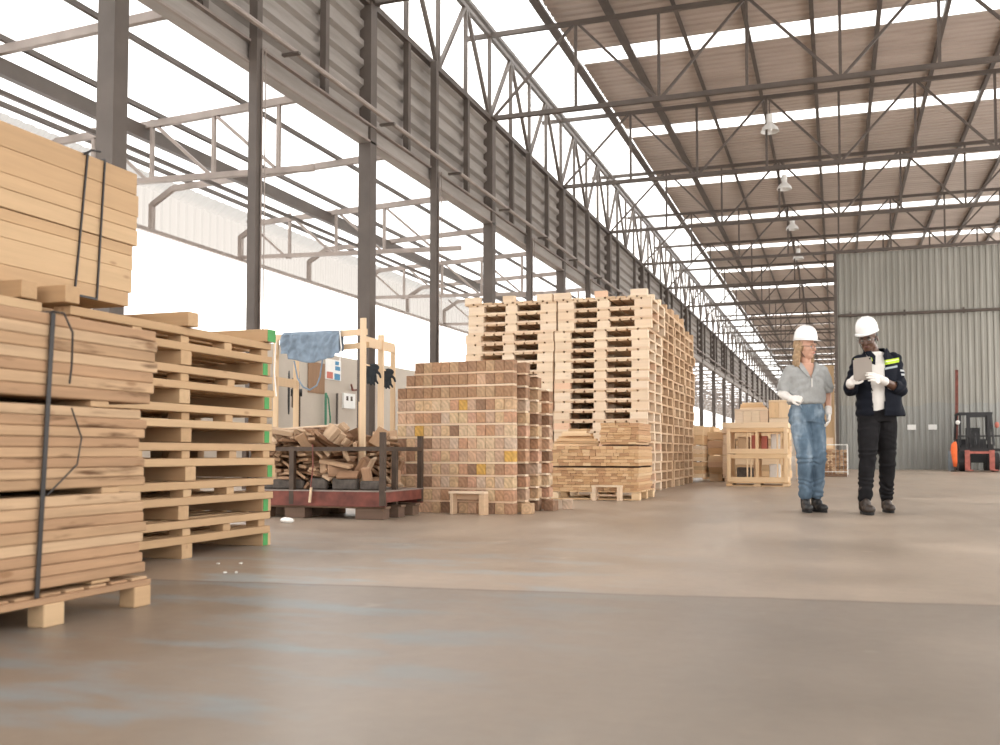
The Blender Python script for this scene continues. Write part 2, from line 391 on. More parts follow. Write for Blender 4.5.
# ------------------------------------------------------------------ columns
def column(y, label, group=None):
    r = empty('steel_column', (XC, y, 0)); tag(r, label, 'column', group)
    sh = MB()
    sh.span((-.10, -.10, .02), (.10, -.08, ZL - .02)).span((-.10, .08, .02), (.10, .10, ZL - .02)).span((-.10, -.08, .02), (-.085, .08, ZL - .02)).span((.085, -.08, .02), (.10, .08, ZL - .02))
    sh.build('shaft', 'steel', r)
    MB().box((0, 0, .01), (.34, .34, .02)).build('base_plate', 'steel', r)
    MB().box((0, 0, ZL - .01), (.28, .28, .02)).build('cap_plate', 'steel', r)
    return r
column(YK(0), 'thick brown-grey steel column rising directly behind the high strapped lumber bundle at far left', None)
column(YK(1), 'thick brown-grey steel column behind the timber rack with the black gloves')
column(YK(2), 'thick brown-grey steel column rising behind the left tall pallet stack')
column(YK(3), 'thick brown-grey steel column rising behind the join of the two tall pallet stacks')
column(YK(4), 'thick brown-grey steel column rising behind the right tall pallet stack, left one of two')
column(YK(5), 'thick brown-grey steel column rising behind the right edge of the right tall pallet stack')
column(YK(-1), 'thick brown-grey steel column nearest the viewer on the left')
column(YK(6), 'steel column just hidden beyond the long row of tall pallet stacks')
first = column(YK(7), 'distant brown steel column in the row along the open side, beyond the pallet stacks', 'distant columns along the open side')
for k in range(8, 26):
    c = copy_tree(first); c.location.y = YK(k)
    c['label'] = 'brown steel column along the open side, %s one beyond the tall pallet stacks' % ['second', 'third', 'fourth', 'fifth', 'sixth', 'seventh'][k - 8] if k < 14 else 'tiny far column deep at the end of the hall'
first['label'] = 'brown steel column along the open side, first one right of the tall pallet stacks'
def thin(y, label):
    r = empty('steel_post', (XC + .15, y, 0)); tag(r, label, 'post')
    MB().span((-.055, -.055, .02), (.055, .055, 7.33)).build('shaft', 'steel', r)
    MB().box((0, 0, .01), (.2, .2, .02)).build('base_plate', 'steel', r)
    MB().tube([(.07, .04, .05), (.07, .04, 5.4)], .012, 6).build('conduit', 'steel_l', r)
    MB().tube([(.115, .04, .05), (.115, .04, 5.4)], .008, 6).build('thin_conduit', 'steel_l', r)
    return r
for k, l in ((.5, 'slim steel post with conduit rising behind the top of the slatted pallet stack'), (1.5, 'slim steel post with conduit rising behind the stack of square blocks'), (2.5, 'slim steel post behind the left tall pallet stack'), (3.5, 'slim steel post behind the right tall pallet stack')):
    thin(YK(k) - .5, l)
# pipe rail with brackets along the side sheeting
r = empty('pipe_rail', (XC + .35, 0, 5.55)); tag(r, 'long pale pipe rail running below the grey side sheeting on brackets', 'pipe')
MB().tube([(0, YB, 0), (0, YEND, 0)], .035, 8).build('pipe', 'steel_l', r)
for k in [x * .5 for x in range(-2, 30)]:
    MB().span((-.14, YK(k) - .03, -.07), (.1, YK(k) + .03, -.04)).build('bracket', 'steel', r)
# flexible duct along the top of the side sheeting
r = MB(); pts = []; rr = []
y = 9.0
while y < 33:
    pts.append((XC - .40, y, 7.68)); rr.append(.17 if int(round(y / .06)) % 2 else .15); y += .06
r.tube(pts, rr, 12); tag(r.build('air_duct', flat('silver_duct_foil', (.20, .19, .18), .45, .4, .2, 8), smooth=False), 'silver ribbed air duct lying along the top of the side sheeting', 'duct')

# ------------------------------------------------------------------ trusses across the hall
PAN = 1.66; XJ = .16
def truss(k, label=None, group=None):
    r = empty('roof_truss', (0, YK(k), 0)); tag(r, label, 'truss', group)
    MB().bar((XC, 0, ZL), (XR, 0, ZL), .09, .09).build('bottom_chord', 'tsteel', r)
    MB().bar((XC - .5, 0, ZT), (XR, 0, ZT), .08, .09).build('top_chord', 'tsteel', r)
    for j in range(-4, 5):
        x = XJ + j * PAN if j > -4 else XC + .05
        if x > XR: break
        if j > -4: MB().bar((x, 0, ZL + .04), (x, 0, ZT - .04), .055).build('upright', 'tsteel', r)
        if j < 4:
            x2 = XJ + (j + 1) * PAN
            a, b = ((x + .06, 0, ZL + .04), (x2 - .06, 0, ZT - .04)) if j % 2 == 0 else ((x + .06, 0, ZT - .04), (x2 - .06, 0, ZL + .04))
            MB().bar(a, b, .05).build('diagonal', 'tsteel', r)
    return r
T0 = truss(1, 'nearest roof truss, its lower chord crossing the top edge above the first column')
def tcopy(k, label, group=None):
    c = copy_tree(T0); c.location.y = YK(k); tag(c, label, 'truss', group)
    return c
tcopy(2, 'large brown roof truss meeting the column above the left pallet stack, first fully in view')
tcopy(3, 'brown roof truss second from the front, with the bright hanging lamp below its upper chord')
tcopy(4, 'brown roof truss third from the front, clear of the partition wall')
tcopy(5, 'brown roof truss resting along the top of the grey partition wall')
d = tcopy(6, 'distant brown roof truss beyond the grey partition wall', 'distant roof trusses')
FAR = ['second', 'third', 'fourth', 'fifth', 'sixth', 'seventh', 'eighth']
for k in range(7, 26):
    c = copy_tree(d); c.location.y = YK(k)
    c['label'] = 'small brown roof truss, %s one beyond the partition wall' % FAR[k - 7] if k < 14 else 'tiny far roof truss deep at the end of the hall'
d['label'] = 'brown roof truss, first one beyond the partition wall'
# lattice girder along the column line
r = empty('side_girder', (XC, 0, 0)); tag(r, 'long pale lattice girder of fanned bars above the side sheeting', 'girder')
MB().bar((0, YB, ZT), (0, YEND, ZT), .08).build('top_chord', 'steel', r)
cnt = 0
for k2 in range(2, 34):
    yb = YK(k2 * .5); ya = yb - S / 4
    near = k2 < 16
    if near:
        for a, b in (((0, yb, ZL), (0, ya + .04, ZT)), ((0, yb, ZL), (0, yb + S / 4 - .04, ZT)), ((0, yb, ZL), (0, yb, ZT)), ((0, ya, ZL), (0, ya, ZT))):
            MB().bar(a, b, .07).build('lattice_bar', 'steel', r); cnt += 1
m = MB()
for k2 in range(16, 50):
    yb = YK(k2 * .5); ya = yb - S / 4
    for a, b in (((0, yb, ZL), (0, ya + .04, ZT)), ((0, yb, ZL), (0, yb + S / 4 - .04, ZT)), ((0, yb, ZL), (0, yb, ZT))): m.bar(a, b, .07)
o = m.build('lattice_bar', 'steel', r); o['kind'] = 'stuff'
# purlins under the roof sheet
plab = ['outermost roof purlin on the left, in the bright translucent roof edge', 'second roof purlin from the left, dark against the bright roof edge', 'third roof purlin from the left', 'fourth roof purlin from the left', 'fifth roof purlin from the left', 'sixth roof purlin from the left, nearly in line with the partition edge', 'seventh roof purlin from the left', 'eighth roof purlin from the left, over the partition', 'ninth roof purlin from the left, over the partition', 'tenth roof purlin from the left at the right edge', 'eleventh roof purlin from the left', 'twelfth roof purlin from the left']
for i, l in enumerate(plab):
    x = -6.72 + 1.27 * i
    pw = .07 if i < 3 else .025
    m = MB().span((x - pw, YB, 9.30), (x + pw, YEND, ZR)).span((x + pw, YB, 9.30), (x + pw + .035, YEND, 9.31))
    tag(m.build('roof_purlin', 'tsteel'), l, 'purlin')

# hanging lamps
def lamp(x, y, z, label, group=None):
    r = empty('hanging_lamp', (x, y, z)); tag(r, label, 'lamp', group)
    MB().tube([(0, 0, .42), (0, 0, ZT - z)], .012, 6).build('rod', 'steel', r)
    MB().tube([(0, 0, .22), (0, 0, .42)], .08, 12).build('housing', 'white', r)
    MB().tube([(0, 0, .0), (0, 0, .1), (0, 0, .18), (0, 0, .22)], [.22, .18, .10, .07], 18, False).build('lamp_shade', 'white', r, smooth=True)
    MB().ellipsoid((0, 0, .10), (.07, .07, .09)).build('bulb', 'white', r, smooth=True)
    return r
L0 = lamp(-1.42, YK(3), 8.3, 'white bell-shaped lamp hanging nearest, high above the two people')
for k, l in ((4, 'white hanging lamp on the third truss, second nearest'), (5, 'white hanging lamp level with the partition edge, third nearest'), (6, 'small white hanging lamp just beyond the partition, fourth nearest')):
    c = copy_tree(L0); c.location = (-1.35, YK(k), 8.3); tag(c, l, 'lamp')

# ------------------------------------------------------------------ lean-to frames
YL = 8.75 - 2.73
def rafter(parent):
    MB().bar((XC + .05 - 0, 0, 5.42), (-11.05, 0, 5.24), .07, .10).bar((-11.05, 0, 5.24), (-11.5, 0, 4.98), .07, .09).build('rafter', 'steel_l', parent)
    MB().bar((-11.5, 0, 5.0), (-11.5, 0, 4.52), .08, .09).build('eaves_post', 'steel_l', parent)
def lean(y, full, label, group=None):
    r = empty('lean_to_truss' if full else 'lean_to_rafter', (0, y, 0)); tag(r, label, 'truss' if full else 'rafter', group)
    rafter(r)
    if full:
        MB().bar((XC + .0, 0, 4.42), (-11.5, 0, 4.55), .07, .08).build('bottom_chord', 'steel_l', r)
        for i in range(4):
            x = -7.2 - i * 1.05
            MB().bar((x, 0, 4.46), (x, 0, 5.38), .05).build('upright', 'steel_l', r)
            MB().bar((x - 1.0, 0, 5.30), (x - .05, 0, 4.48), .045).build('diagonal', 'steel_l', r)
    return r
names = ['above the high lumber bundle, first full one', 'its left end above the slatted pallet stack', 'ending over the timber rack', 'ending over the block stack', 'ending left of the tall pallet stacks', 'ending behind the tall pallet stacks']
fulls = [6.0, 11.46, 16.92, 22.38, 27.84, 33.3]
halfs = [8.73, 14.19, 19.65, 25.11, 30.57]
tf = None
for y, l in zip(fulls, names):
    if tf is None: tf = lean(y, True, 'pale lean-to truss crossing behind the nearest column at top left')
    else:
        c = copy_tree(tf); c.location.y = y; tag(c, 'pale grey lean-to truss on the left, ' + l, 'truss')
rf = None
for y, l in zip(halfs, ['crossing behind the nearest thick column', 'between the first thick column and the slim post', 'crossing behind the second thick column', 'seen over the timber rack', 'seen over the block stack']):
    if rf is None: rf = lean(y, False, 'pale bent lean-to rafter on the left, ' + l)
    else:
        c = copy_tree(rf); c.location.y = y; tag(c, 'pale bent lean-to rafter on the left, ' + l, 'rafter')
y = 33.3; i = 0; t2 = r2 = None
while y < 140:
    y += 2.73; i += 1
    if i % 2: c = copy_tree(rf); tag(c, 'distant lean-to rafter seen between the far columns', 'rafter', 'distant lean-to rafters')
    else: c = copy_tree(tf); tag(c, 'distant lean-to truss seen between the far columns', 'truss', 'distant lean-to trusses')
    c.location.y = y
for x, z, w_, h_, l in ((-7.80, 5.47, .05, .06, 'dark lean-to purlin nearest the hall columns'), (-9.22, 5.44, .05, .07, 'dark lean-to purlin second from the hall, above the thick beam'), (-9.45, 5.20, .10, .20, 'thick grey-brown beam running under the lean-to roof'),
                        (-9.85, 5.08, .05, .06, 'thin brown pipe running under the lean-to roof'), (-10.85, 5.38, .05, .07, 'dark lean-to purlin nearest the outer eaves')):
    m = MB().span((x - w_ / 2, 4, z - h_ / 2), (x + w_ / 2, YEND, z + h_ / 2)); tag(m.build('lean_to_beam', 'steel'), l, 'beam')
tag(MB().span((-11.52, 4, 4.47), (-11.44, YEND, 4.54)).build('eaves_beam', 'steel_l'), 'pale beam along the foot of the milky eaves sheeting on the left', 'beam')

random.seed(7)
rnd = random.uniform

# ================================================================== timber stacks on the left
# ---- A: nearest strapped stack of rough boards on a pallet
ax1, ay1 = -2.45, 3.03
def plank_pallet(x1, y1, wx, wy, label, hb=.075, mat='rough'):
    r = empty('wooden_pallet', (x1 - wx / 2, y1 - wy / 2, 0)); tag(r, label, 'pallet')
    for i in (-1, 0, 1):
        for j in (-1, 0, 1):
            bx('block', (.07, .09, hb), (i * (wx / 2 - .035), j * (wy / 2 - .045), hb / 2), 'pine', r)
        bx('bearer', (.12, wy, .022), (i * (wx / 2 - .06), 0, hb + .011), mat, r)
    for k in range(9):
        bx('deck_board', (wx - .03, .085, .010), (0, -wy / 2 + .045 + k * (wy - .09) / 8, hb + .027), mat, r)
    return r
plank_pallet(ax1 + .01, ay1 + .01, .90, .95, 'low pallet carrying the rough strapped boards, its far blocks in view')
plank_pallet(ax1 + .01, ay1 - .96, .90, .74, 'low pallet under the hidden near end of the rough strapped boards')
zz = .109
for bnd, (z0, z1, rows) in enumerate(((.125, .425, 8), (.447, .727, 8), (.752, 1.03, 7))):
    if bnd:
        for yy in (1.9, 2.93):
            bx('spacer_batten', (.86, .09, .022), (ax1 - .44, yy if yy < 2 else 2.90 - .06 * bnd, z0 - .0115), 'pine_x', None)
            o = bpy.data.objects['spacer_batten'] if False else COL.objects[-1]
            tag(o, ('far' if yy > 2 else 'near') + '-end batten in the ' + ('lower' if bnd == 1 else 'upper') + ' gap of the near strapped board stack', 'batten')
    else:
        for yy in (1.9, 2.80):
            o = bx('spacer_batten', (.86, .09, .013), (ax1 - .44, yy, .1165), 'pine_x')
            tag(o, ('far' if yy > 2 else 'near') + '-end thin batten under the near strapped board stack', 'batten')
    t = (z1 - z0) / rows
    for k in range(rows):
        tt = t - .0012
        for i in range(5):
            wd = .168; dx = rnd(0, .006) if i == 0 else 0
            L = 2.0 if False else 1.70
            o = bx('rough_board', (wd, L, tt), (ax1 - wd / 2 - dx - i * .172, ay1 - L / 2 - rnd(0, .05) + (.05 if bnd == 2 else 0), z0 + t * (k + .5)), 'rough', bev=.004)
            nl = ('bottom', 'middle', 'top')[bnd]; tag(o, ('rough knotty board, %s on the aisle side of the %s near bundle' % (['lowest', 'second from below', 'third from below', 'fourth from below', 'fifth from below', 'sixth from below', 'seventh from below', 'uppermost'][k if k < rows - 1 else 7], nl)) if i == 0 else 'rough board, %s column from the aisle, %s row up, %s near bundle' % (WORD[i], WORD[k], nl), 'board', 'rough boards of the %s near bundle' % nl)
st = MB()
xs, ys_ = ax1 + .008, 2.53
st.bar((xs, 2.49, .10), (xs, 2.535, 1.03), .018, .004, (1, 0, 0)).bar((xs, 2.535, 1.034), (xs - .86, 2.535, 1.036), .018, .004).bar((xs - .875, 2.49, .10), (xs - .875, 2.535, 1.034), .018, .004, (1, 0, 0))
st.tube([(xs, 2.53, 1.035), (xs + .03, 2.55, 1.03), (xs + .035, 2.585, .97), (xs + .02, 2.60, .86), (xs + .012, 2.60, .80)], .004, 6).tube([(xs + .004, 2.62, .72), (xs + .012, 2.66, .62), (xs + .014, 2.64, .53), (xs + .004, 2.52, .43)], .003, 6)
tag(st.build('packing_strap', 'strap'), 'black packing strap with loose end around the near rough board stack', 'strap')

# ---- B: stack of slatted pallets with green painted ends
def slat_pallet(loc, label, green=True, wx=1.1, ly=1.68, group=None):
    r = empty('wooden_pallet', loc); tag(r, label, 'pallet', group)
    hb = .078
    for j, yy in enumerate((-ly / 2 + .045, 0, ly / 2 - .045)):
        b = bx('cross_beam', (wx, .09, hb), (rnd(-.012, .004), yy + rnd(-.015, .015) * (j == 1), hb / 2), 'pine_x', r)
        if green and j == 2:
            bx('green_end_paint', (.003, .05, hb - .006), (wx / 2 + .002, -.018, 0), 'green', b, bev=0)
    for i in range(7):
        bx('long_board', (.10, ly + rnd(-.02, .04), .042), (wx / 2 - .05 - i * (wx - .1) / 6, rnd(-.01, .02), hb + .021), 'pine', r)
    for yy in (-.77, -.40, .02, .42, .77):
        for i in range(3):
            bx('spacer_block', (.09, .07, .042), (wx / 2 - .05 - i * (wx - .1) / 2 - rnd(0, .02), yy + rnd(-.03, .03), hb + .063), 'pine', r)
    for i in range(7):
        bx('upper_board', (.10, ly + rnd(-.02, .04), .042), (wx / 2 - .05 - i * (wx - .1) / 6 - rnd(0, .008), rnd(-.015, .02), hb + .105), 'pine', r)
    return r
places = ['bottommost', 'second from the bottom', 'third from the bottom', 'third from the top', 'second from the top', 'topmost']
for k in range(6):
    slat_pallet((-3.86 + rnd(-.01, .012), 4.40 + rnd(-.01, .02), k * .2085), places[k] + ' slatted pallet in the tall stack with green painted beam ends')
for j, (yy, l, gr) in enumerate(((3.53, 'near', 0), (4.41, 'middle', 0), (5.195, 'far green-ended', 1))):
    o = bx('timber_beam', (1.14 if j < 2 else 1.12, .09, .078), (-3.86, yy, 1.2515 + .039), 'pine_x'); tag(o, l + ' loose pale beam lying across the top of the green-ended pallet stack', 'beam')
    if gr: bx('green_end_paint', (.003, .088, .075), (.5615, 0, 0), 'green', o, bev=0)
# second pile of the same pallets behind the near board stack
for k in range(6):
    slat_pallet((-3.93 + rnd(-.01, .012), 2.59 + rnd(-.01, .02), k * .2085 - .0), ['lowest', 'second lowest', 'third lowest', 'fourth lowest', 'fifth lowest', 'uppermost'][k] + ' pallet of the pile hidden behind the near strapped boards', False)
for j, yy in enumerate((1.9, 3.36)):
    o = bx('timber_beam', (1.2, .09, .078), (-3.97, yy, 1.2515 + .039), 'pine_x'); tag(o, ('near' if j == 0 else 'far') + ' loose beam on the pile behind the near strapped boards', 'beam')

# ---- C: planed strapped bundle high on the pallets
cx1, cy1, cz = -3.50, 4.23, 1.333
zc = cz
for k, t in enumerate((.075, .12, .075, .055, None, .085, .07, .115, .115)):
    if t is None: zc += .006; continue
    L = 2.9; dy = -.02 - .05 * (k < 4) + rnd(-.012, .02)
    for i in range(6):
        wd = .16
        o = bx('planed_board', (wd, L, t - .001), (cx1 - wd / 2 - i * .161 - (rnd(0, .004) if i == 0 else 0), cy1 + dy - L / 2, zc + t / 2), 'pine', bev=.003)
        tag(o, ('smooth planed board, %s on the aisle side of the high bundle' % ['lowest', 'second from below, thick,', 'third from below', 'just under the dark gap', '', 'just above the dark gap', 'third from the top', 'second from the top', 'topmost'][k]) if i == 0 else 'smooth planed board, %s column from the aisle, %s row up, high strapped bundle' % (WORD[i], WORD[k - (k > 4)]), 'board', 'planed boards of the high strapped bundle')
    zc += t
st = MB()
for ya, yb in ((3.76, 3.83), (3.91, 3.95)):
    st.bar((cx1 + .006, ya, cz - .0), (cx1 + .006, yb, zc + .004), .008, .008).bar((cx1 + .006, yb, zc + .006), (cx1 - .97, yb, zc + .006), .008, .008).bar((cx1 - .975, ya, cz), (cx1 - .975, yb, zc + .006), .008, .008)
st.bar((cx1 + .006, 3.76, cz + .004), (cx1 + .006, 3.91, cz + .004), .01).tube([(cx1 + .01, 3.80, zc - .01), (cx1 + .02, 3.84, zc + .02), (cx1 + .02, 3.90, zc + .03)], .006, 6)
tag(st.build('packing_strap', 'strap'), 'pair of black straps around the smooth high lumber bundle', 'strap')

# ================================================================== stack of square blocks
fx0, fx1, fy0 = -4.02, -2.81, 8.47
ph = .1207; bw = .0931
rot = R(-4.0)
def FP(x, y): # slight turn of the whole stack about its front right corner
    dx, dy = x - fx1, y - fy0
    return fx1 + dx * math.cos(rot) - dy * math.sin(rot), fy0 + dx * math.sin(rot) + dy * math.cos(rot)
ROWS = 12
POSX = ['leftmost', 'second from the left', 'third from the left', 'fourth from the left', 'fifth from the left', 'sixth from the left', 'middle one', 'sixth from the right', 'fifth from the right', 'fourth from the right', 'third from the right', 'second from the right', 'right front corner']
NTH_ = ['first', 'second', 'third', 'fourth']
LAY = ['bottom layer', 'second layer up', 'third layer up', 'fourth layer up', 'fifth layer up', 'sixth layer up', 'sixth layer down', 'fifth layer down', 'fourth layer down', 'third layer down', 'second layer down', 'top layer']
ORDJ = {1: 'behind the front', 2: 'second from front', 3: 'mid depth', 4: 'third from front', 5: 'near the back', 6: 'back corner'}
for k in range(ROWS):
    z = k * ph
    n0 = {11: 2, 10: 1}.get(k, 0)          # left steps of the upper layers
    if k:
        xa = fx0 + n0 * bw - .01
        for j, yy in enumerate((.045, .34, .63, .92)):
            if k == ROWS - 1 and j == 3: continue
            x, y = FP((xa + fx1) / 2, fy0 + yy)
            o = bx('thin_slat', (fx1 - xa, .085, .018), (x, y, z - .0095), 'pal_x', rot=(0, 0, rot), bev=.001); tag(o, ('thin pale slat at the front under the %s of square blocks' % LAY[k]) if j == 0 else 'thin pale slat, %s from the front, under the %s of square blocks' % (NTH_[j], LAY[k]), 'slat', 'slats between the square blocks')
        for xo in (.045, .25):
            x, y = FP(fx1 - xo, fy0 + .50)
    for i in range(13):
        if i < n0: continue
        cx = fx0 + bw * (i + .5)
        for j, yy in enumerate((.05, .21, .37, .53, .69, .85, 1.01)):
            show = j == 0 or (i >= 12 and (k % 2 == 0 or j % 2 == 0 or rnd(0, 1) < .6) and j % 2 == 0) or (i == 11 and j % 2 == 0) or (k >= 10 and j in (2, 4) and i >= 9)
            if not show: continue
            if k >= 10 and j > 5: continue
            if k == 11 and j > 3: continue
            x, y = FP(cx, fy0 + yy + rnd(-.006, .006))
            top = k >= 9 and not (k == 10 and i in (4, 9))
            mt = 'darkblocks' if top else 'blocks'; lb = ('square block, %s, %s, front of block stack' % (POSX[i], LAY[k])) if j == 0 else ('square block, %s, %s, block stack' % (('right side, ' + ORDJ[j]) if i == 12 else ['eighth', 'seventh', 'sixth', 'fifth', 'fourth', 'third', 'second'][max(0, i - 5)] + ' column from right, ' + ORDJ[j], LAY[k])); gp = 'square blocks of the block stack'
            if j == 0 and (k, i) in ((6, 2), (4, 12), (3, 9), (8, 7)):
                mt = 'orangeblock'; lb = {(6, 2): 'orange-stained square block at the left of the block stack, mid height', (4, 12): 'orange-stained square block at the right front corner of the block stack', (3, 9): 'orange-stained square block low on the right of the block stack front', (8, 7): 'orange-stained square block in the upper middle of the block stack'}[(k, i)]; gp = None
            elif top: lb = lb.replace('square ', 'brown square '); gp = 'brown blocks on top of the block stack'
            o = bx('wooden_block', (bw - .002, .10 if j else .10, ph - .0205), (x, y, z + (ph - .0205) / 2), mt, rot=(0, 0, rot), bev=.004); tag(o, lb, 'block', gp)
for x, y, rz, l in ((-2.72, 8.63, .1, 'loose block on the floor at the right foot of the block stack, nearest'), (-2.66, 9.20, -.15, 'loose block on the floor at the right foot of the block stack, middle'), (-2.58, 9.52, .2, 'loose block on the floor at the right foot of the block stack, farthest')):
    o = bx('wooden_block', (.10, .13, .098), (x, y, .049), 'blocks', rot=(0, 0, rz), bev=.004); tag(o, l, 'block')
# small three-board piece leaning in front
r = empty('small_wooden_trestle', (-3.21, 8.36, 0), R(-4)); tag(r, 'small low wooden trestle standing on the floor before the block stack', 'trestle')
bx('side_board', (.03, .10, .19), (-.15, 0, .095), 'pal_y', r); bx('side_board', (.055, .10, .19), (.155, 0, .095), 'pal_y', r)
bx('top_board', (.36, .10, .022), (0, 0, .2015), 'pal_x', r); bx('back_board', (.30, .02, .05), (0, .045, .16), 'pal_x', r)

# ================================================================== tall pallet stacks
PW, PD, PP = 1.37, 1.18, .1462
ORD = ['bottom', 'second', 'third', 'fourth', 'fifth', 'sixth', 'seventh', 'eighth', 'ninth', 'tenth', 'eleventh', 'twelfth', 'thirteenth', 'fourteenth', 'fifteenth', 'sixteenth', 'seventeenth', 'eighteenth', 'nineteenth', 'twentieth']
def from_top(k, n):   # k counted from 0 at the bottom of n
    t = n - 1 - k
    if t == 0: return 'topmost'
    if k == 0: return 'bottom'
    if t < n / 2: return ORD[t] + ' from the top'
    return ORD[k] + ' from the floor'
PXS = (-PW / 2 + .12, -.01, PW / 2 - .12); PWS = (.24, .18, .24)
def pal_pieces():
    P_ = []
    for j in (-1, 0, 1):
        P_.append(('bottom_board', (PW, .10, .026), (0, j * (PD / 2 - .05), .013), 'pal_x'))
        for x, w_ in zip(PXS, PWS): P_.append(('block', (w_, .10, .092), (x, j * (PD / 2 - .05), .072), 'pal_b'))
    n_ = 9; w_ = (PW - 8 * .028) / 9
    for i in range(n_): P_.append(('deck_board', (w_, PD, .0275), (-PW / 2 + w_ / 2 + i * (w_ + .028), 0, .1318), 'pal_y'))
    return P_
proto = empty('wooden_pallet')
for n_, d, l, m_ in pal_pieces(): bx(n_, d, l, m_, proto, bev=0)
m = MB()
for n_, d, l, m_ in pal_pieces(): m.box(l, d)
M['pal_side'] = wood('tan_pallet_wood', [(.60, .41, .26), (.66, .47, .31), (.55, .37, .23), (.63, .43, .27)], 0, grain=.2, knots=.3)  # pallet wood darkened for the shaded aisle side and its end grain
sp = m.mesh('pallet', 'pal_side')
used = False
for sx_, side, n_ in ((-4.60, 'left', 19), (-3.20, 'right', 19)):
    for k in range(n_ + 1):
        if k == n_:   # the top one lies upside down, its blocks up
            c = copy_tree(proto); c.rotation_euler = (0, math.pi, 0); c.location = (sx_ + .0, 14.2, (n_ + 1) * PP); tag(c, 'upside-down pallet on top of the ' + side + ' tall pallet stack', 'pallet')
            for ch in list(c.children):
                if ch.name.split('.')[0] == 'bottom_board': bpy.data.objects.remove(ch)
            continue
        c = proto if not used else copy_tree(proto); used = True
        lean_ = (k - 9) * (.004 if side == 'left' else .002) + (.035 if k > 15 else 0) + rnd(-.012, .012)
        c.location = (sx_ + lean_, 14.2 + rnd(-.006, .006), k * PP)
        tag(c, 'pale pallet, ' + from_top(k, n_ + 1) + ', ' + side + ' one of the two tall front stacks', 'pallet', 'pallets of the tall front stacks')
for q in range(3):
    nn = (19, 19, 18)[q]; yy = 15.42 + q * 1.22; nm = ('second', 'third', 'rearmost')[q]
    for k in range(nn):
        o = link('wooden_pallet', sp, None, (-3.22 + rnd(-.02, .02) + (k - 9) * .002, yy + rnd(-.02, .02), k * PP))
        tag(o, 'pallet, ' + from_top(k, nn + 1) + ' in the ' + nm + ' tall stack of the receding row', 'pallet', 'pallets of the row of tall stacks')
    o = link('wooden_pallet', sp, None, (-3.22, yy, (nn + 1) * PP), (0, math.pi, 0)); tag(o, 'upside-down pallet on top of the ' + nm + ' tall stack of the row', 'pallet')

# ================================================================== stack of short boards in front of the tall stacks
ex0, ex1, ey = -3.31, -2.23, 11.45
def low_pallet(x, y, label, wx=1.22, wy=1.0, mat='gold_x', h=.11, group=None, rz=0):
    r = empty('wooden_pallet', (x, y, 0), rz); tag(r, label, 'pallet', group)
    for i in (-1, 0, 1):
        for j in (-1, 0, 1): bx('block', (.10, .10, h - .035), (i * (wx / 2 - .05), j * (wy / 2 - .05), .018 + (h - .035) / 2 - .009), mat, r)
    for j in (-1, 0, 1): bx('bottom_board', (wx, .09, .015), (0, j * (wy / 2 - .05), .0075), mat, r)
    for j in range(7): bx('deck_board', (wx, .10, .018), (0, -wy / 2 + .05 + j * (wy - .1) / 6, h - .009), mat, r)
    return r
low_pallet(-2.77, ey + .5, 'low pallet under the stack of short boards before the tall pallets', 1.10)
NTH = ['first', 'second', 'third', 'fourth', 'fifth', 'sixth', 'seventh', 'eighth', 'ninth', 'tenth', 'eleventh', 'twelfth', 'thirteenth', 'fourteenth', 'fifteenth', 'sixteenth', 'seventeenth', 'eighteenth']
def pile(x0, x1, y, z0, z1, rows, lab, grp, dep=.9, jit=.012, name='short_board'):
    t = (z1 - z0) / rows
    for k in range(rows):
        x = x0 + rnd(-.01, .01); ci = 0
        while x < x1 - .03:
            w_ = random.choice((.07, .085, .10, .12)); w_ = min(w_, x1 - x)
            o = bx(name, (w_ - .002, dep, t - .002), (x + w_ / 2, y + dep / 2 + rnd(-jit, jit), z0 + t * (k + .5)), 'ends', bev=.002)
            tag(o, lab % (NTH[ci], NTH[k]), 'board', grp); x += w_; ci += 1
pile(ex0, ex1, ey, .112, .385, 8, 'short board, %s from left, %s row up in the lower tier before the tall pallets', 'short boards, lower layer')
for yy in (ey + .1, ey + .8):
    o = bx('spacer_batten', (1.08, .06, .018), (-2.77, yy, .395), 'oldwood'); tag(o, ('front' if yy < ey + .5 else 'rear') + ' dark batten between the two layers of short boards', 'batten')
pile(ex0, ex1, ey, .406, .645, 6, 'short board, %s from left, %s row up in the upper tier before the tall pallets', 'short boards, upper layer')
for yy in (ey + .1, ey + .7):
    o = bx('spacer_batten', (.46, .06, .016), (-2.46, yy, .655), 'oldwood'); tag(o, ('front' if yy < ey + .5 else 'rear') + ' batten under the small top pile of short boards', 'batten')
pile(-2.70, ex1, ey + .02, .665, .925, 9, 'short board, %s from left, %s row up in the small square top pile', 'short boards, small top pile', .8)
for k in range(7):
    o = bx('short_board', (.62 - k * .06, .09, .03), (-3.06 + rnd(-.03, .03), ey + .25 + rnd(-.12, .12), .648 + .015 + k * .031), random.choice(('gold_x', 'pine_x')), rot=(0, 0, rnd(-.12, .12))); tag(o, 'loose board lying crosswise on the left of the short board stack', 'board', 'loose boards on the short board stack')
r = empty('small_wooden_trestle', (-2.58, ey - .14, 0)); tag(r, 'small low wooden trestle standing before the short board stack', 'trestle')
for x in (-.15, .15): bx('side_board', (.045, .12, .16), (x, 0, .08), 'pal_b', r)
bx('top_board', (.36, .12, .02), (0, 0, .17), 'pal_x', r); bx('lower_rail', (.255, .02, .025), (0, .03, .06), 'pal_x', r)

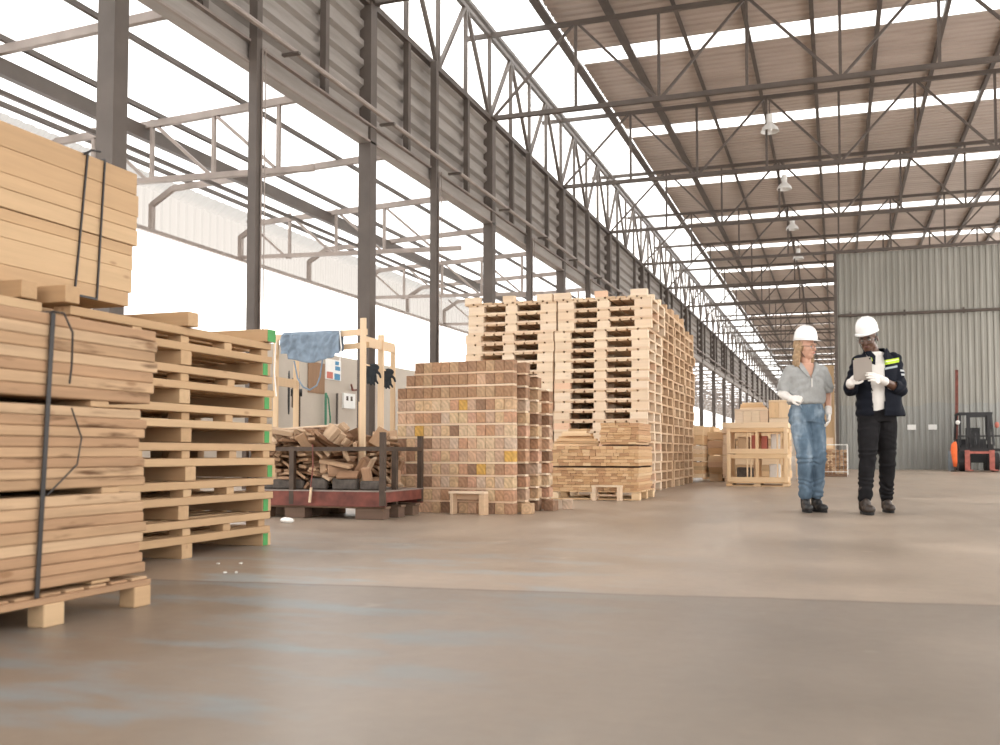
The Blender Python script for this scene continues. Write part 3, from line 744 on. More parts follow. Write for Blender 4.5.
# ================================================================== steel cart with offcuts
kx0, kx1, ky0, ky1 = -5.0, -3.60, 7.42, 8.22
r = empty('steel_cart', ((kx0 + kx1) / 2, (ky0 + ky1) / 2, 0)); tag(r, 'rusty red steel stillage with low rails, filled with wood offcuts', 'cart')
hw, hd = (kx1 - kx0) / 2, (ky1 - ky0) / 2
for sgn in (-1, 1): MB().box((0, sgn * (hd - .02), .1725), (2 * hw, .04, .125)).build('side_beam', 'rust', r)
for sgn in (-1, 1): MB().box((sgn * (hw - .02), 0, .19), (.04, 2 * hd - .08, .085)).build('end_beam', 'rust', r)
MB().span((-hw + .04, -hd + .04, .215), (hw - .04, hd - .04, .235)).build('platform', 'dsteel', r)
MB().span((-hw, -hd - .005, .235), (hw + .005, hd + .005, .245)).build('platform_lip', 'steel_l', r)
for x, y, z1 in ((hw - .02, -hd + .0, .74), (hw - .02, hd - .02, .72), (-hw + .5, -hd + .02, .62), (hw - .05, hd - .5, .62), (-hw + .02, hd - .02, .72), (-hw + .02, -hd + .02, .72)):
    MB().span((x - .022, y - .022, .12), (x + .022, y + .022, z1)).build('corner_post', 'dsteel', r)
for sgn in (-1, 1): MB().box((0, sgn * (hd - .015), .6), (2 * hw, .03, .035)).build('long_rail', 'dsteel', r)
for sgn in (-1, 1): MB().box((sgn * (hw - .015), 0, .6), (.03, 2 * hd - .06, .035)).build('end_rail', 'dsteel', r)
r2 = empty('wooden_pallet', ((kx0 + kx1) / 2, (ky0 + ky1) / 2, 0)); tag(r2, 'dark old pallet carrying the rusty red steel stillage', 'pallet')
for x in (-hw + .15, -.18, hw - .16):
    for y in (-hd + .09, 0, hd - .09):
        bx('block', (.26 if x > 0.3 else .20, .13, .09), (x, y, .046), 'oldwood', r2)
for y in (-hd + .09, 0, hd - .09): bx('bearer', (2 * hw - .02, .10, .018), (0, y, .100), 'oldwood', r2)

# offcut pieces, as they settled when tipped into the stillage
OFF = [bevbox(d, 'scrap', .004) for d in ((.26, .085, .022), (.20, .08, .022), (.30, .07, .028), (.18, .10, .025), (.13, .085, .065), (.20, .075, .045), (.18, .11, .085))]
HEAP = [[2,-4.085,7.844,0.259,0.0,0.0,0.76],[1,-4.919,8.003,0.267,-0.3,-0.0,1.57],[2,-4.344,7.863,0.271,-0.35,0.01,1.76],[0,-4.694,8.028,0.273,0.05,-0.08,-1.62],[0,-3.96,8.042,0.276,-0.02,0.1,1.33],[0,-4.61,8.006,0.278,-0.0,0.0,1.53],[0,-4.789,7.854,0.279,-0.01,0.02,1.52],[2,-4.808,8.145,0.279,-0.02,-0.13,0.0],[3,-3.855,7.885,0.28,0.03,-0.06,3.05],[2,-4.72,7.708,0.281,3.14,0.0,1.23],[2,-4.389,7.647,0.281,2.29,0.0,1.52],[2,-4.149,8.069,0.283,0.02,0.16,2.57],[2,-4.059,7.794,0.286,0.04,-0.04,1.63],[3,-4.573,7.711,0.286,0.3,0.16,1.26],[3,-4.644,7.658,0.287,0.28,0.18,1.18],[4,-3.829,7.629,0.287,1.57,0.0,0.13],[0,-4.52,8.113,0.294,-0.02,0.29,0.2],[3,-3.961,7.639,0.295,1.57,-0.0,0.69],[3,-4.432,8.041,0.297,-3.01,-0.13,0.96],[1,-4.556,7.804,0.299,0.26,-0.25,2.61],[2,-4.204,7.691,0.3,-0.03,0.12,1.99],[2,-4.519,7.89,0.3,0.03,-0.05,2.73],[0,-4.107,7.704,0.301,-0.29,-0.27,1.01],[1,-4.114,8.105,0.303,2.76,0.35,0.41],[2,-4.158,7.857,0.305,0.03,0.16,1.51],[0,-4.918,8.05,0.305,-0.51,-0.01,1.57],[2,-3.796,8.014,0.305,-2.41,0.18,1.57],[1,-4.716,7.925,0.308,-0.16,0.04,1.88],[2,-4.276,8.005,0.313,-0.27,0.31,2.05],[0,-4.838,7.962,0.313,-1.2,0.2,1.69],[0,-3.959,7.818,0.315,-3.03,0.3,-0.48],[2,-4.236,7.875,0.318,-0.37,0.05,1.21],[2,-4.771,7.775,0.318,0.21,3.06,1.35],[2,-4.372,8.029,0.319,0.29,-0.19,1.16],[1,-4.858,7.934,0.319,-1.21,-0.06,1.59],[2,-4.039,7.923,0.321,-0.03,0.1,0.42],[3,-3.885,7.798,0.321,-2.85,-0.08,1.28],[3,-4.603,7.724,0.322,0.23,-0.26,2.59],[0,-4.685,7.687,0.325,0.32,0.06,1.53],[3,-4.475,7.654,0.327,-0.52,-0.63,0.87],[2,-4.354,7.706,0.331,-0.03,0.05,2.48],[2,-4.544,7.706,0.333,0.37,0.05,1.72],[1,-4.354,7.976,0.333,0.16,-0.14,1.0],[3,-4.516,8.08,0.334,0.11,0.1,1.76],[2,-4.781,8.097,0.334,-0.06,0.2,-0.35],[2,-4.132,8.135,0.336,-3.12,0.2,0.07],[0,-4.504,7.875,0.338,-3.08,0.17,1.39],[3,-4.616,7.961,0.339,0.02,0.44,1.2],[3,-4.612,7.564,0.346,0.02,-0.01,1.72],[2,-3.881,7.935,0.346,-2.98,0.6,0.95],[5,-3.812,7.519,0.346,-0.0,-1.96,1.57],[2,-4.398,7.671,0.351,-0.07,-0.66,0.8],[2,-4.856,7.786,0.351,-1.57,0.09,2.11],[2,-4.308,7.922,0.352,-0.1,-0.16,1.09],[3,-4.756,7.887,0.353,-0.23,-0.03,1.6],[1,-4.636,7.818,0.354,0.23,0.15,1.68],[0,-4.351,7.748,0.359,-0.09,0.05,2.32],[2,-4.119,8.026,0.361,0.2,0.03,1.41],[3,-4.599,8.077,0.361,-0.13,-0.06,0.93],[0,-4.716,7.663,0.363,-0.13,0.13,2.08],[0,-3.824,8.137,0.368,0.02,-1.15,-0.0],[3,-3.772,7.994,0.369,1.57,0.18,1.57],[2,-4.749,8.027,0.37,2.81,0.12,0.91],[2,-4.06,7.714,0.371,1.19,0.1,1.99],[2,-3.852,7.917,0.375,0.53,2.83,-1.31],[2,-4.363,7.912,0.377,-0.11,0.13,1.99],[1,-4.079,7.952,0.377,1.05,0.25,1.34],[1,-3.992,7.498,0.377,0.82,-0.02,0.02],[0,-4.573,7.593,0.378,0.13,0.06,1.65],[1,-4.751,7.717,0.378,-0.12,0.11,2.11],[0,-4.385,7.555,0.38,0.2,-3.04,-0.44],[0,-4.589,7.774,0.384,0.17,-3.08,-0.13],[2,-3.935,8.115,0.385,1.26,0.88,-0.53],[3,-4.128,7.723,0.385,2.46,-0.13,1.7],[1,-4.219,7.767,0.386,2.36,0.13,1.84],[2,-4.435,7.891,0.386,-0.39,0.05,1.8],[2,-4.81,8.08,0.386,0.1,-0.04,0.47],[1,-4.306,7.561,0.387,0.01,-2.91,0.63],[2,-4.166,7.696,0.388,-0.6,-0.34,1.35],[0,-4.168,8.021,0.388,-0.4,0.01,1.35],[3,-4.396,8.08,0.39,0.08,0.06,2.34],[1,-4.245,7.766,0.392,-0.75,0.27,1.99],[0,-4.165,7.583,0.394,-2.64,-0.38,1.37],[2,-4.855,7.834,0.395,0.12,3.05,-1.06],[0,-4.588,7.814,0.4,0.18,-3.13,-0.43],[0,-4.039,8.101,0.401,-0.88,-2.17,-0.99],[2,-4.059,7.916,0.401,1.07,0.18,1.44],[3,-4.599,7.641,0.401,0.11,0.09,1.45],[1,-4.589,8.038,0.402,0.14,0.14,2.04],[0,-4.223,8.045,0.403,-0.02,0.03,1.42],[0,-4.469,8.013,0.406,0.1,2.77,0.47],[2,-4.559,7.906,0.406,0.3,0.2,2.62],[0,-4.505,7.504,0.407,-0.27,0.58,0.0],[1,-4.31,7.566,0.409,0.16,0.17,1.42],[0,-3.925,8.074,0.409,-0.95,-2.72,-0.13],[3,-4.107,7.539,0.41,1.41,-0.01,0.8],[0,-3.843,7.587,0.417,-2.76,-0.93,-0.33],[0,-4.331,7.993,0.418,0.15,0.01,1.31],[2,-4.787,8.144,0.418,-0.11,-0.1,0.0],[2,-4.693,7.91,0.42,0.16,0.02,2.56],[2,-4.715,7.705,0.421,-0.07,-0.1,1.54],[3,-4.564,7.64,0.423,0.02,0.16,0.56],[2,-4.03,7.775,0.426,1.57,0.29,1.25],[1,-4.143,8.078,0.426,0.01,0.04,2.33],[2,-4.531,8.027,0.43,0.08,0.14,1.47],[0,-4.396,7.681,0.431,-3.06,-0.07,-1.2],[0,-4.238,7.958,0.432,-0.04,-0.05,1.7],[1,-4.135,7.633,0.433,0.51,-0.31,1.25],[1,-4.674,7.969,0.435,0.15,0.05,2.32],[6,-3.898,7.598,0.435,0.27,-0.96,-0.2],[2,-3.932,7.91,0.437,2.88,0.37,0.43],[0,-4.237,7.678,0.438,-0.44,-0.03,1.68],[2,-4.793,7.714,0.438,0.11,3.1,-1.49],[2,-4.496,8.128,0.443,-0.11,0.15,0.11],[1,-3.902,8.064,0.444,-0.13,-2.54,-0.79],[1,-4.265,7.847,0.447,-0.06,0.08,-3.05],[1,-4.555,7.742,0.447,0.14,-0.01,1.52],[0,-4.289,7.946,0.452,-0.06,0.03,3.08],[2,-4.12,8.028,0.453,-0.0,0.04,1.99],[2,-4.471,7.652,0.455,0.2,-3.08,-1.38],[3,-4.386,7.678,0.456,-0.09,0.05,1.79],[1,-4.828,8.029,0.457,0.4,0.33,2.83],[0,-4.796,7.844,0.458,0.05,0.09,1.2],[3,-4.72,7.629,0.461,0.11,0.06,1.56],[0,-4.64,7.679,0.466,0.42,0.1,1.54],[3,-3.838,7.917,0.466,2.82,-0.36,-1.4],[0,-4.29,7.715,0.467,-0.28,-0.15,1.75],[0,-3.918,7.897,0.468,-0.41,0.11,-0.37],[1,-4.069,7.828,0.47,-0.3,0.1,-0.29],[3,-3.788,8.003,0.47,1.59,0.19,1.74],[2,-4.111,7.509,0.472,-2.94,0.18,0.06],[0,-4.829,7.935,0.473,-0.15,0.51,1.99],[1,-4.601,8.169,0.474,-1.57,1.48,-0.0],[0,-4.156,8.008,0.479,-0.06,-0.01,0.3],[0,-4.219,7.806,0.481,0.01,-0.0,1.76],[1,-4.391,7.626,0.481,3.04,0.0,1.25],[2,-4.273,7.583,0.481,-0.6,-0.58,2.1],[2,-4.43,7.769,0.482,0.07,0.08,1.09],[2,-4.676,7.899,0.482,0.38,0.16,1.27],[0,-4.589,7.93,0.482,0.14,-0.02,1.7],[0,-4.949,8.05,0.482,-1.57,0.9,1.57],[0,-4.758,7.739,0.483,0.12,0.03,1.77],[1,-4.732,8.079,0.484,-1.26,2.65,-0.01],[2,-4.376,7.981,0.485,0.23,3.03,-1.06],[0,-4.877,7.837,0.485,-0.01,0.6,1.96],[1,-4.286,8.068,0.485,-0.11,0.25,1.1],[3,-4.692,8.099,0.489,-0.8,1.18,-2.56],[2,-4.517,7.966,0.49,0.38,0.04,1.55],[2,-3.886,8.029,0.494,0.12,0.08,1.14],[0,-4.635,7.716,0.496,0.42,-0.1,1.84],[1,-4.112,8.074,0.498,0.01,0.06,2.16],[2,-4.869,8.034,0.501,-0.1,0.45,1.86],[0,-4.169,7.714,0.502,-0.0,-3.13,0.23],[1,-4.582,7.773,0.503,0.19,-0.14,1.93],[1,-4.506,7.56,0.504,-0.02,-0.19,1.58],[3,-4.406,7.568,0.505,-0.1,0.02,1.45],[2,-4.724,7.61,0.511,0.16,-0.19,1.55],[2,-4.167,7.995,0.511,-0.11,-3.12,-1.08],[0,-4.413,7.8,0.514,0.25,-0.04,2.5],[0,-4.225,7.854,0.514,-0.0,0.1,1.73],[3,-4.915,7.92,0.515,1.36,0.38,1.57],[2,-4.796,7.618,0.516,3.09,0.01,1.54],[1,-4.362,8.081,0.516,0.3,0.27,1.65],[1,-4.728,7.864,0.521,-0.5,0.35,1.6],[0,-4.57,7.698,0.522,0.14,0.03,0.88],[0,-4.713,8.001,0.522,-0.45,-0.11,0.24],[3,-4.085,8.073,0.523,0.02,0.06,2.34],[3,-3.894,7.972,0.523,0.02,-3.0,-0.02],[2,-4.052,7.78,0.526,3.14,0.0,1.36],[3,-4.398,7.845,0.528,0.45,3.02,-0.97],[2,-3.911,8.131,0.53,0.09,-0.11,3.06],[1,-4.4,7.984,0.531,0.48,0.13,2.35],[1,-4.651,7.907,0.533,-0.16,0.25,1.66],[0,-4.425,7.591,0.533,-0.09,0.13,1.53],[3,-4.642,8.146,0.536,1.57,2.63,0.0],[0,-4.312,8.047,0.537,0.48,0.28,1.56],[2,-4.722,7.614,0.54,0.11,-0.22,1.82],[0,-4.184,7.991,0.541,-0.07,-0.06,0.99],[0,-4.574,8.069,0.544,-0.4,0.2,0.58],[2,-4.375,7.876,0.546,0.49,0.09,2.41],[1,-4.708,8.169,0.547,1.57,2.08,0.0],[0,-4.645,7.63,0.548,0.09,-0.09,1.84],[0,-4.117,7.677,0.55,0.19,0.06,-2.08],[0,-4.255,7.59,0.55,-2.44,0.0,1.57],[0,-4.518,7.864,0.551,0.01,0.07,2.06],[0,-3.996,7.83,0.551,0.0,3.14,-0.45],[2,-4.483,7.613,0.557,0.13,-0.14,-1.95],[1,-4.799,7.857,0.56,-0.24,0.14,0.7],[3,-4.204,7.927,0.562,-0.08,-0.05,1.09],[0,-4.169,7.673,0.563,-0.17,3.04,-1.28],[0,-4.594,7.64,0.564,0.28,0.1,1.2],[2,-3.868,7.962,0.565,-0.03,0.09,1.02],[1,-4.864,7.516,0.568,-1.5,0.06,2.7],[2,-4.272,8.028,0.571,-0.1,2.9,-1.51],[0,-4.07,8.026,0.574,-0.0,-0.01,1.45],[3,-3.857,8.08,0.576,2.86,0.16,1.25],[2,-4.288,8.143,0.578,0.2,0.34,3.14],[2,-4.415,7.607,0.579,-1.58,0.09,1.18],[3,-4.446,7.737,0.583,-0.01,0.03,1.34],[2,-4.079,7.591,0.587,-0.91,0.45,-0.88],[3,-3.811,7.861,0.588,-0.13,-2.83,-1.57],[2,-4.548,7.674,0.588,-0.04,0.06,1.34],[0,-4.825,7.545,0.588,-0.98,-0.08,2.69],[2,-4.189,7.815,0.589,0.09,0.0,-1.55],[2,-4.783,7.561,0.589,-0.96,-0.2,2.61],[2,-4.236,7.613,0.59,0.94,-0.17,1.9],[0,-4.747,7.835,0.591,-0.02,0.27,1.63],[2,-4.396,7.888,0.591,0.14,0.21,1.88],[1,-4.062,7.854,0.593,-0.02,-0.06,2.0],[2,-4.897,7.943,0.594,1.45,0.19,1.82],[0,-4.018,8.038,0.594,0.22,-0.28,2.31],[3,-4.462,8.067,0.594,2.56,-0.06,1.28],[6,-4.905,8.138,0.594,-1.62,1.57,-0.05],[2,-4.869,7.945,0.595,-1.7,0.44,1.79],[0,-4.108,7.772,0.596,2.27,0.34,1.99],[0,-4.616,8.076,0.597,-1.96,0.24,0.67],[1,-4.728,7.898,0.598,2.92,0.16,0.78],[0,-4.566,7.81,0.599,-0.42,-0.05,1.11],[2,-4.644,7.779,0.603,-0.3,-0.07,1.04],[0,-4.853,7.757,0.606,-1.45,0.38,2.42],[0,-4.405,8.029,0.608,-0.53,0.28,1.81],[2,-3.879,8.03,0.611,-0.12,0.3,1.94],[2,-4.203,8.022,0.612,-0.3,0.13,1.0],[0,-4.507,7.683,0.613,-0.02,0.06,0.95],[2,-4.35,8.026,0.614,-0.57,0.16,1.61],[0,-4.173,7.883,0.616,-0.07,-0.06,0.87],[0,-3.951,8.045,0.62,-0.29,0.18,1.23],[1,-4.633,7.652,0.623,-0.31,-0.09,0.98],[5,-3.969,7.876,0.625,-0.22,0.22,0.94],[2,-4.011,7.676,0.628,-1.57,-0.08,1.99],[0,-4.452,8.045,0.631,-0.55,-0.18,1.09],[1,-4.232,7.758,0.633,0.01,-0.13,1.88],[0,-4.619,7.826,0.633,-0.31,0.06,1.46],[6,-4.811,8.042,0.633,-0.98,-1.69,-0.7],[3,-4.787,7.511,0.634,-0.16,-0.01,3.14],[1,-4.562,7.594,0.641,-0.01,0.05,1.05],[6,-4.752,8.121,0.641,-1.64,-0.09,-0.11],[3,-3.854,8.039,0.642,-0.29,0.14,1.18],[0,-4.798,7.64,0.643,-0.09,-0.97,1.29],[2,-4.315,7.557,0.645,-0.0,0.31,1.66],[2,-4.087,7.678,0.647,2.23,0.14,1.83],[6,-4.758,7.927,0.647,2.69,-0.11,0.22],[3,-4.39,7.603,0.648,-0.18,0.34,1.82],[6,-4.519,8.071,0.648,2.58,-0.15,1.14],[3,-4.509,7.835,0.65,-0.2,0.17,-0.82],[3,-4.402,7.479,0.651,2.54,0.97,0.87],[3,-4.614,7.99,0.653,-1.65,-2.35,-0.42],[2,-3.9,8.063,0.654,0.05,0.33,2.49],[2,-4.666,7.72,0.655,-0.3,0.08,1.66],[0,-4.14,8.035,0.655,0.23,-0.04,1.2],[2,-4.23,8.027,0.655,2.76,0.08,1.22],[1,-4.449,7.576,0.667,-0.25,0.24,1.4],[3,-4.584,7.5,0.67,-0.03,0.05,1.04],[2,-4.237,7.509,0.671,0.55,0.48,1.28],[1,-4.075,8.105,0.673,-0.19,-3.0,0.38],[0,-4.326,7.733,0.675,0.11,0.07,0.99],[0,-4.502,7.652,0.675,-0.15,0.18,0.79],[3,-4.697,7.655,0.677,-0.36,-0.02,1.39],[3,-4.31,7.986,0.677,3.12,-0.3,-0.88],[5,-4.244,8.149,0.68,1.83,2.59,0.0],[2,-4.199,7.495,0.681,0.62,0.38,1.45],[4,-4.625,8.095,0.682,1.68,-0.32,-2.02],[4,-4.239,7.684,0.684,2.59,0.1,-1.93],[3,-4.37,7.908,0.688,0.01,2.42,0.65],[5,-4.442,8.076,0.691,2.13,0.15,-2.0],[4,-4.79,7.784,0.692,0.94,-1.25,-2.46],[6,-3.866,7.843,0.694,-0.93,0.91,-2.17],[6,-4.112,7.961,0.695,0.07,0.24,-0.26],[4,-4.793,7.593,0.696,-0.23,0.37,3.0],[4,-4.11,7.683,0.696,-0.85,-0.02,1.68],[2,-4.755,7.461,0.697,-0.35,-2.81,-0.73],[3,-4.546,7.642,0.703,0.15,0.17,2.2],[4,-4.636,7.925,0.704,0.47,-1.78,-0.22],[4,-4.32,8.061,0.704,0.02,-0.3,-1.01],[5,-4.018,8.061,0.706,-1.69,0.22,-1.12],[1,-4.391,7.59,0.707,0.04,0.1,0.64],[6,-3.896,8.085,0.709,0.31,3.03,0.42],[6,-4.128,7.858,0.71,1.43,-0.3,-0.19],[6,-4.453,7.802,0.71,-0.47,0.25,-0.25],[5,-4.489,7.93,0.711,0.6,-0.03,-0.27],[6,-4.915,7.813,0.713,2.33,0.23,-1.36],[0,-4.493,7.661,0.722,0.3,2.76,-1.47],[6,-4.661,7.801,0.725,-0.35,-0.27,0.09],[4,-4.431,8.008,0.725,-0.5,-0.93,-3.06],[5,-4.552,8.084,0.726,-1.89,-0.22,1.01],[0,-4.375,7.582,0.728,0.11,-0.01,1.91],[6,-4.164,7.581,0.728,-1.84,0.56,-0.4],[3,-4.327,7.671,0.732,-0.43,-0.23,-1.72],[4,-4.139,7.486,0.74,-1.02,2.29,0.36],[4,-4.267,7.815,0.749,-0.12,0.7,-2.38],[5,-4.687,7.571,0.754,-2.82,0.17,0.43],[4,-4.154,7.685,0.762,1.9,-0.77,-0.36],[4,-4.479,7.897,0.77,-0.97,0.05,-0.39],[3,-4.434,7.69,0.771,0.26,-0.03,1.16]]
for t, x, y, z, a, b_, c_ in HEAP:
    o = link('wood_offcut', OFF[t], None, (x, y, z), (a, b_, c_))
    side = 'left' if x < -4.62 else ('middle' if x < -4.2 else 'right'); dep = 'front' if y < 7.72 else ('centre' if y < 7.95 else 'rear')
    lev = 'bottom' if z < .33 else ('low' if z < .42 else ('mid-height' if z < .52 else ('rail-height' if z < .62 else 'top')))
    kd = 'chunky' if t >= 4 else ('small flat' if t in (1, 3) else 'long flat')
    tag(o, '%s wood offcut in the rusty stillage heap, %s %s, %s level' % (kd, side, dep, lev), 'offcut', '%s offcuts, %s %s, %s level' % (kd, side, dep, lev))
for x, y, z, rz, ry, L, l in ((-4.45, ky0 + .30, .80, .1, -.06, .62, 'long thin pale lath lying on top of the offcut heap'),):
    o = bx('lath', (L, .05, .018), (x, y, z), 'pal_x', rot=(0, ry, rz)); tag(o, l, 'lath')
for i, (x, w_, h_) in enumerate(((-4.58, .30, .085), (-4.28, .16, .10), (-4.02, .24, .10), (-3.78, .18, .08), (-4.78, .12, .06))):
    o = bx('dark_block', (w_, .07, h_), (x, ky0 + .10, .247 + h_ / 2), 'charred', rot=(0, 0, rnd(-.15, .15)), bev=.012)
    tag(o, 'charred dark grey block at the front edge of the stillage, ' + ('second from the left', 'third from the left', 'fourth from the left', 'rightmost, widest gap beside it', 'leftmost and smallest')[i], 'block')
m = MB().tube([(-4.28, ky0 - .02, .64), (-4.27, ky0 - .03, .45), (-4.29, ky0 - .03, .27)], .006, 6)
br = m.build('hanging_tool', 'rust'); tag(br, 'thin reddish cord with a pale wooden handle hanging on the stillage rail', 'tool')
MB().tube([(-4.285, ky0 - .03, .27), (-4.30, ky0 - .03, .14)], .012, 8).build('handle', 'pal_y', br)

# ================================================================== timber rack with apron and gloves
r = empty('timber_rack', (-4.35, 8.3, 0)); tag(r, 'pale timber rack of thin uprights standing behind and in the stillage', 'rack')
def up(x, y, z0, z1, w_=.045, t_=.022, nm='upright'):
    bx(nm, (w_, t_, z1 - z0), (x + 4.35, y - 8.3, (z0 + z1) / 2), 'pine_z', r)
up(-3.955, 7.70, .25, 1.76, .055); up(-4.06, 8.27, .0, 1.68, .06); up(-4.15, 8.72, .0, 1.62, .05)
up(-3.99, 7.74, .25, 1.02, .05)
up(-4.84, 7.70, .25, 1.60, .05); up(-5.02, 8.35, .0, 1.58, .055)
def barr(a, b, w_, h_, nm='rail'):
    o = MB().bar([a[0] + 4.35, a[1] - 8.3, a[2]], [b[0] + 4.35, b[1] - 8.3, b[2]], w_, h_).build(nm, 'pine_z', r)
barr((-3.965, 7.73, 1.56), (-4.14, 8.72, 1.60), .022, .09); barr((-4.84, 7.67, 1.22), (-5.01, 8.32, 1.24), .022, .08)
barr((-4.92, 7.725, 1.62), (-3.93, 7.725, 1.64), .02, .055, 'top_rail'); barr((-4.35, 7.775, 1.51), (-3.93, 7.775, 1.53), .02, .05, 'top_rail')
barr((-3.98, 7.72, 1.36), (-4.15, 8.74, 1.36), .012, .012, 'glove_rail')
barr((-4.06, 8.29, .66), (-4.15, 8.70, .68), .02, .09)

def grid_mesh(f, nu, nv, mat, name, parent=None, thick=.004, smooth=True):
    m = MB()
    for i in range(nu + 1):
        for j in range(nv + 1): m.v.append(tuple(f(i / nu, j / nv)))
    for i in range(nu):
        for j in range(nv):
            a = i * (nv + 1) + j; m.f.append((a, a + nv + 1, a + nv + 2, a + 1))
    o = m.build(name, mat, parent, smooth=smooth)
    s_ = o.modifiers.new('s', 'SOLIDIFY'); s_.thickness = thick; s_.offset = 0
    return o
M['apron'] = flat('blue_grey_cloth', (.20, .26, .33), .9, 0, .22, 14)
def apron_f(u, v):
    # v runs over the rail: 0 back hem, .45 the rail, 1 front hem
    x = -4.78 + u * .60
    fr = -abs(mnoise.noise(Vector((u * 7, v * 2.2, 0)))) * .045 + mnoise.noise(Vector((u * 17 + v * 6, v * 9, 3))) * .014 + .012
    if v < .35: y = 7.745; z = 1.65 - (.35 - v) * .5
    elif v < .45: a = (v - .35) / .10 * math.pi; y = 7.725 + math.cos(a) * .02; z = 1.655 + math.sin(a) * .012
    else:
        t = (v - .45) / .55; hang = .235 + .03 * math.sin(u * 3.1) - .05 * (u < .12) - .03 * (u > .93)
        y = 7.70 - .018 * t; z = 1.652 - t * hang
    z += .012 * math.sin(u * 9) * (v > .5)
    return (x, y + (fr if v > .45 else -fr * .2) - (.012 if v > .45 else -.012), z)
ap = grid_mesh(apron_f, 60, 40, 'apron', 'work_apron'); tag(ap, 'crumpled blue-grey work apron draped over the rack rail', 'apron')
MB().tube([(-4.64, 7.68, 1.40), (-4.60, 7.675, 1.24), (-4.54, 7.67, 1.16), (-4.47, 7.67, 1.13), (-4.40, 7.67, 1.17), (-4.37, 7.675, 1.25), (-4.35, 7.68, 1.40)], .008, 6).build('neck_loop', 'apron', ap)
MB().tube([(-4.83, 7.675, 1.58), (-4.835, 7.665, 1.30), (-4.81, 7.66, 1.08)], .007, 6).tube([(-4.18, 7.68, 1.66), (-4.15, 7.66, 1.5), (-4.17, 7.66, 1.33)], .006, 6).build('tie_string', 'paper', ap)

# ------------------------------------------------------------------ remeshed organic shapes
TS = None
def remesh(mb, name, mat, voxel, parent=None, smooth=4, disp=None, loc=(0, 0, 0), rot=(0, 0, 0)):
    me = mb.mesh(name + '_src', mat)
    bm = bmesh.new(); bm.from_mesh(me); bmesh.ops.recalc_face_normals(bm, faces=bm.faces); bm.to_mesh(me); bm.free()
    global TS
    if TS is None: TS = bpy.data.scenes.new('shaping')
    o = bpy.data.objects.new(name + '_src', me); TS.collection.objects.link(o)
    a = o.modifiers.new('r', 'REMESH'); a.mode = 'VOXEL'; a.voxel_size = voxel
    if smooth: b_ = o.modifiers.new('s', 'SMOOTH'); b_.iterations = smooth; b_.factor = .5
    TS.view_layers[0].update(); dg = TS.view_layers[0].depsgraph; ev = o.evaluated_get(dg)
    nm = bpy.data.meshes.new_from_object(ev, depsgraph=dg); bpy.data.objects.remove(o)
    if disp:
        pn = [(v.co.copy(), v.normal.copy()) for v in nm.vertices]; flat_ = []
        for p, n_ in pn: flat_ += list(p + n_ * disp(p))
        nm.vertices.foreach_set('co', flat_); nm.update()
    nm.materials.clear(); nm.materials.append(M[mat] if isinstance(mat, str) else mat)
    nm.polygons.foreach_set('use_smooth', [True] * len(nm.polygons)); nm.name = name
    return link(name, nm, parent, loc, rot)
def chain(mb, pts, rs, n=14):
    """capsule chain of tapering limbs; pts list of (x,y,z); rs radii or (rx,ry)"""
    for i in range(len(pts) - 1):
        mb.tube([pts[i], pts[i + 1]], [rs[i], rs[i + 1]], n)
    for p, r_ in zip(pts, rs): mb.ellipsoid(p, (r_, r_, r_), None, n, 9)
    return mb
def loft(mb, rings, n=24, power=2.4):
    """rings: (x, y, z, rx, ry)"""
    rg = []
    for x, y, z, rx, ry in rings:
        q = []
        for k in range(n):
            a = 2 * math.pi * k / n; c_, s_ = math.cos(a), math.sin(a)
            q.append((x + rx * math.copysign(abs(c_) ** (2 / power), c_), y + ry * math.copysign(abs(s_) ** (2 / power), s_), z))
        rg.append(q)
    return mb.ring_loft(rg)
def finger(mb, base, dirs, lens, r0):
    pts = [Vector(base)]
    for d_, l_ in zip(dirs, lens): pts.append(pts[-1] + Vector(d_).normalized() * l_)
    rs = [r0, r0 * .95, r0 * .88, r0 * .78][:len(pts)]
    chain(mb, [tuple(p) for p in pts], rs, 10)

# black gloves hooked over the glove rail
for (x, y, s_, l) in ((-4.01, 8.0, 1, 'black knitted work glove hanging on the rack, left one'), (-4.10, 8.50, 1, 'black knitted work glove hanging on the rack, right one')):
    g = MB(); g.ellipsoid((0, 0, -.05), (.05, .022, .06)).ellipsoid((.02, 0, -.01), (.055, .024, .035))
    for i in range(4): chain(g, [(-.038 + i * .025, 0, -.085), (-.042 + i * .028, -.005, -.125 - .012 * (i in (1, 2))), (-.03 + i * .030, -.008, -.155 - .012 * (i in (1, 2)))], [.013, .012, .010], 8)
    chain(g, [(.045, 0, -.04), (.075, -.01, -.07), (.085, -.01, -.10)], [.014, .013, .011], 8)
    o = remesh(g, 'work_glove', 'ragblack', .006, None, 2, None, (x, y - .03, 1.355), (0, 0, R(25))); tag(o, l, 'glove')

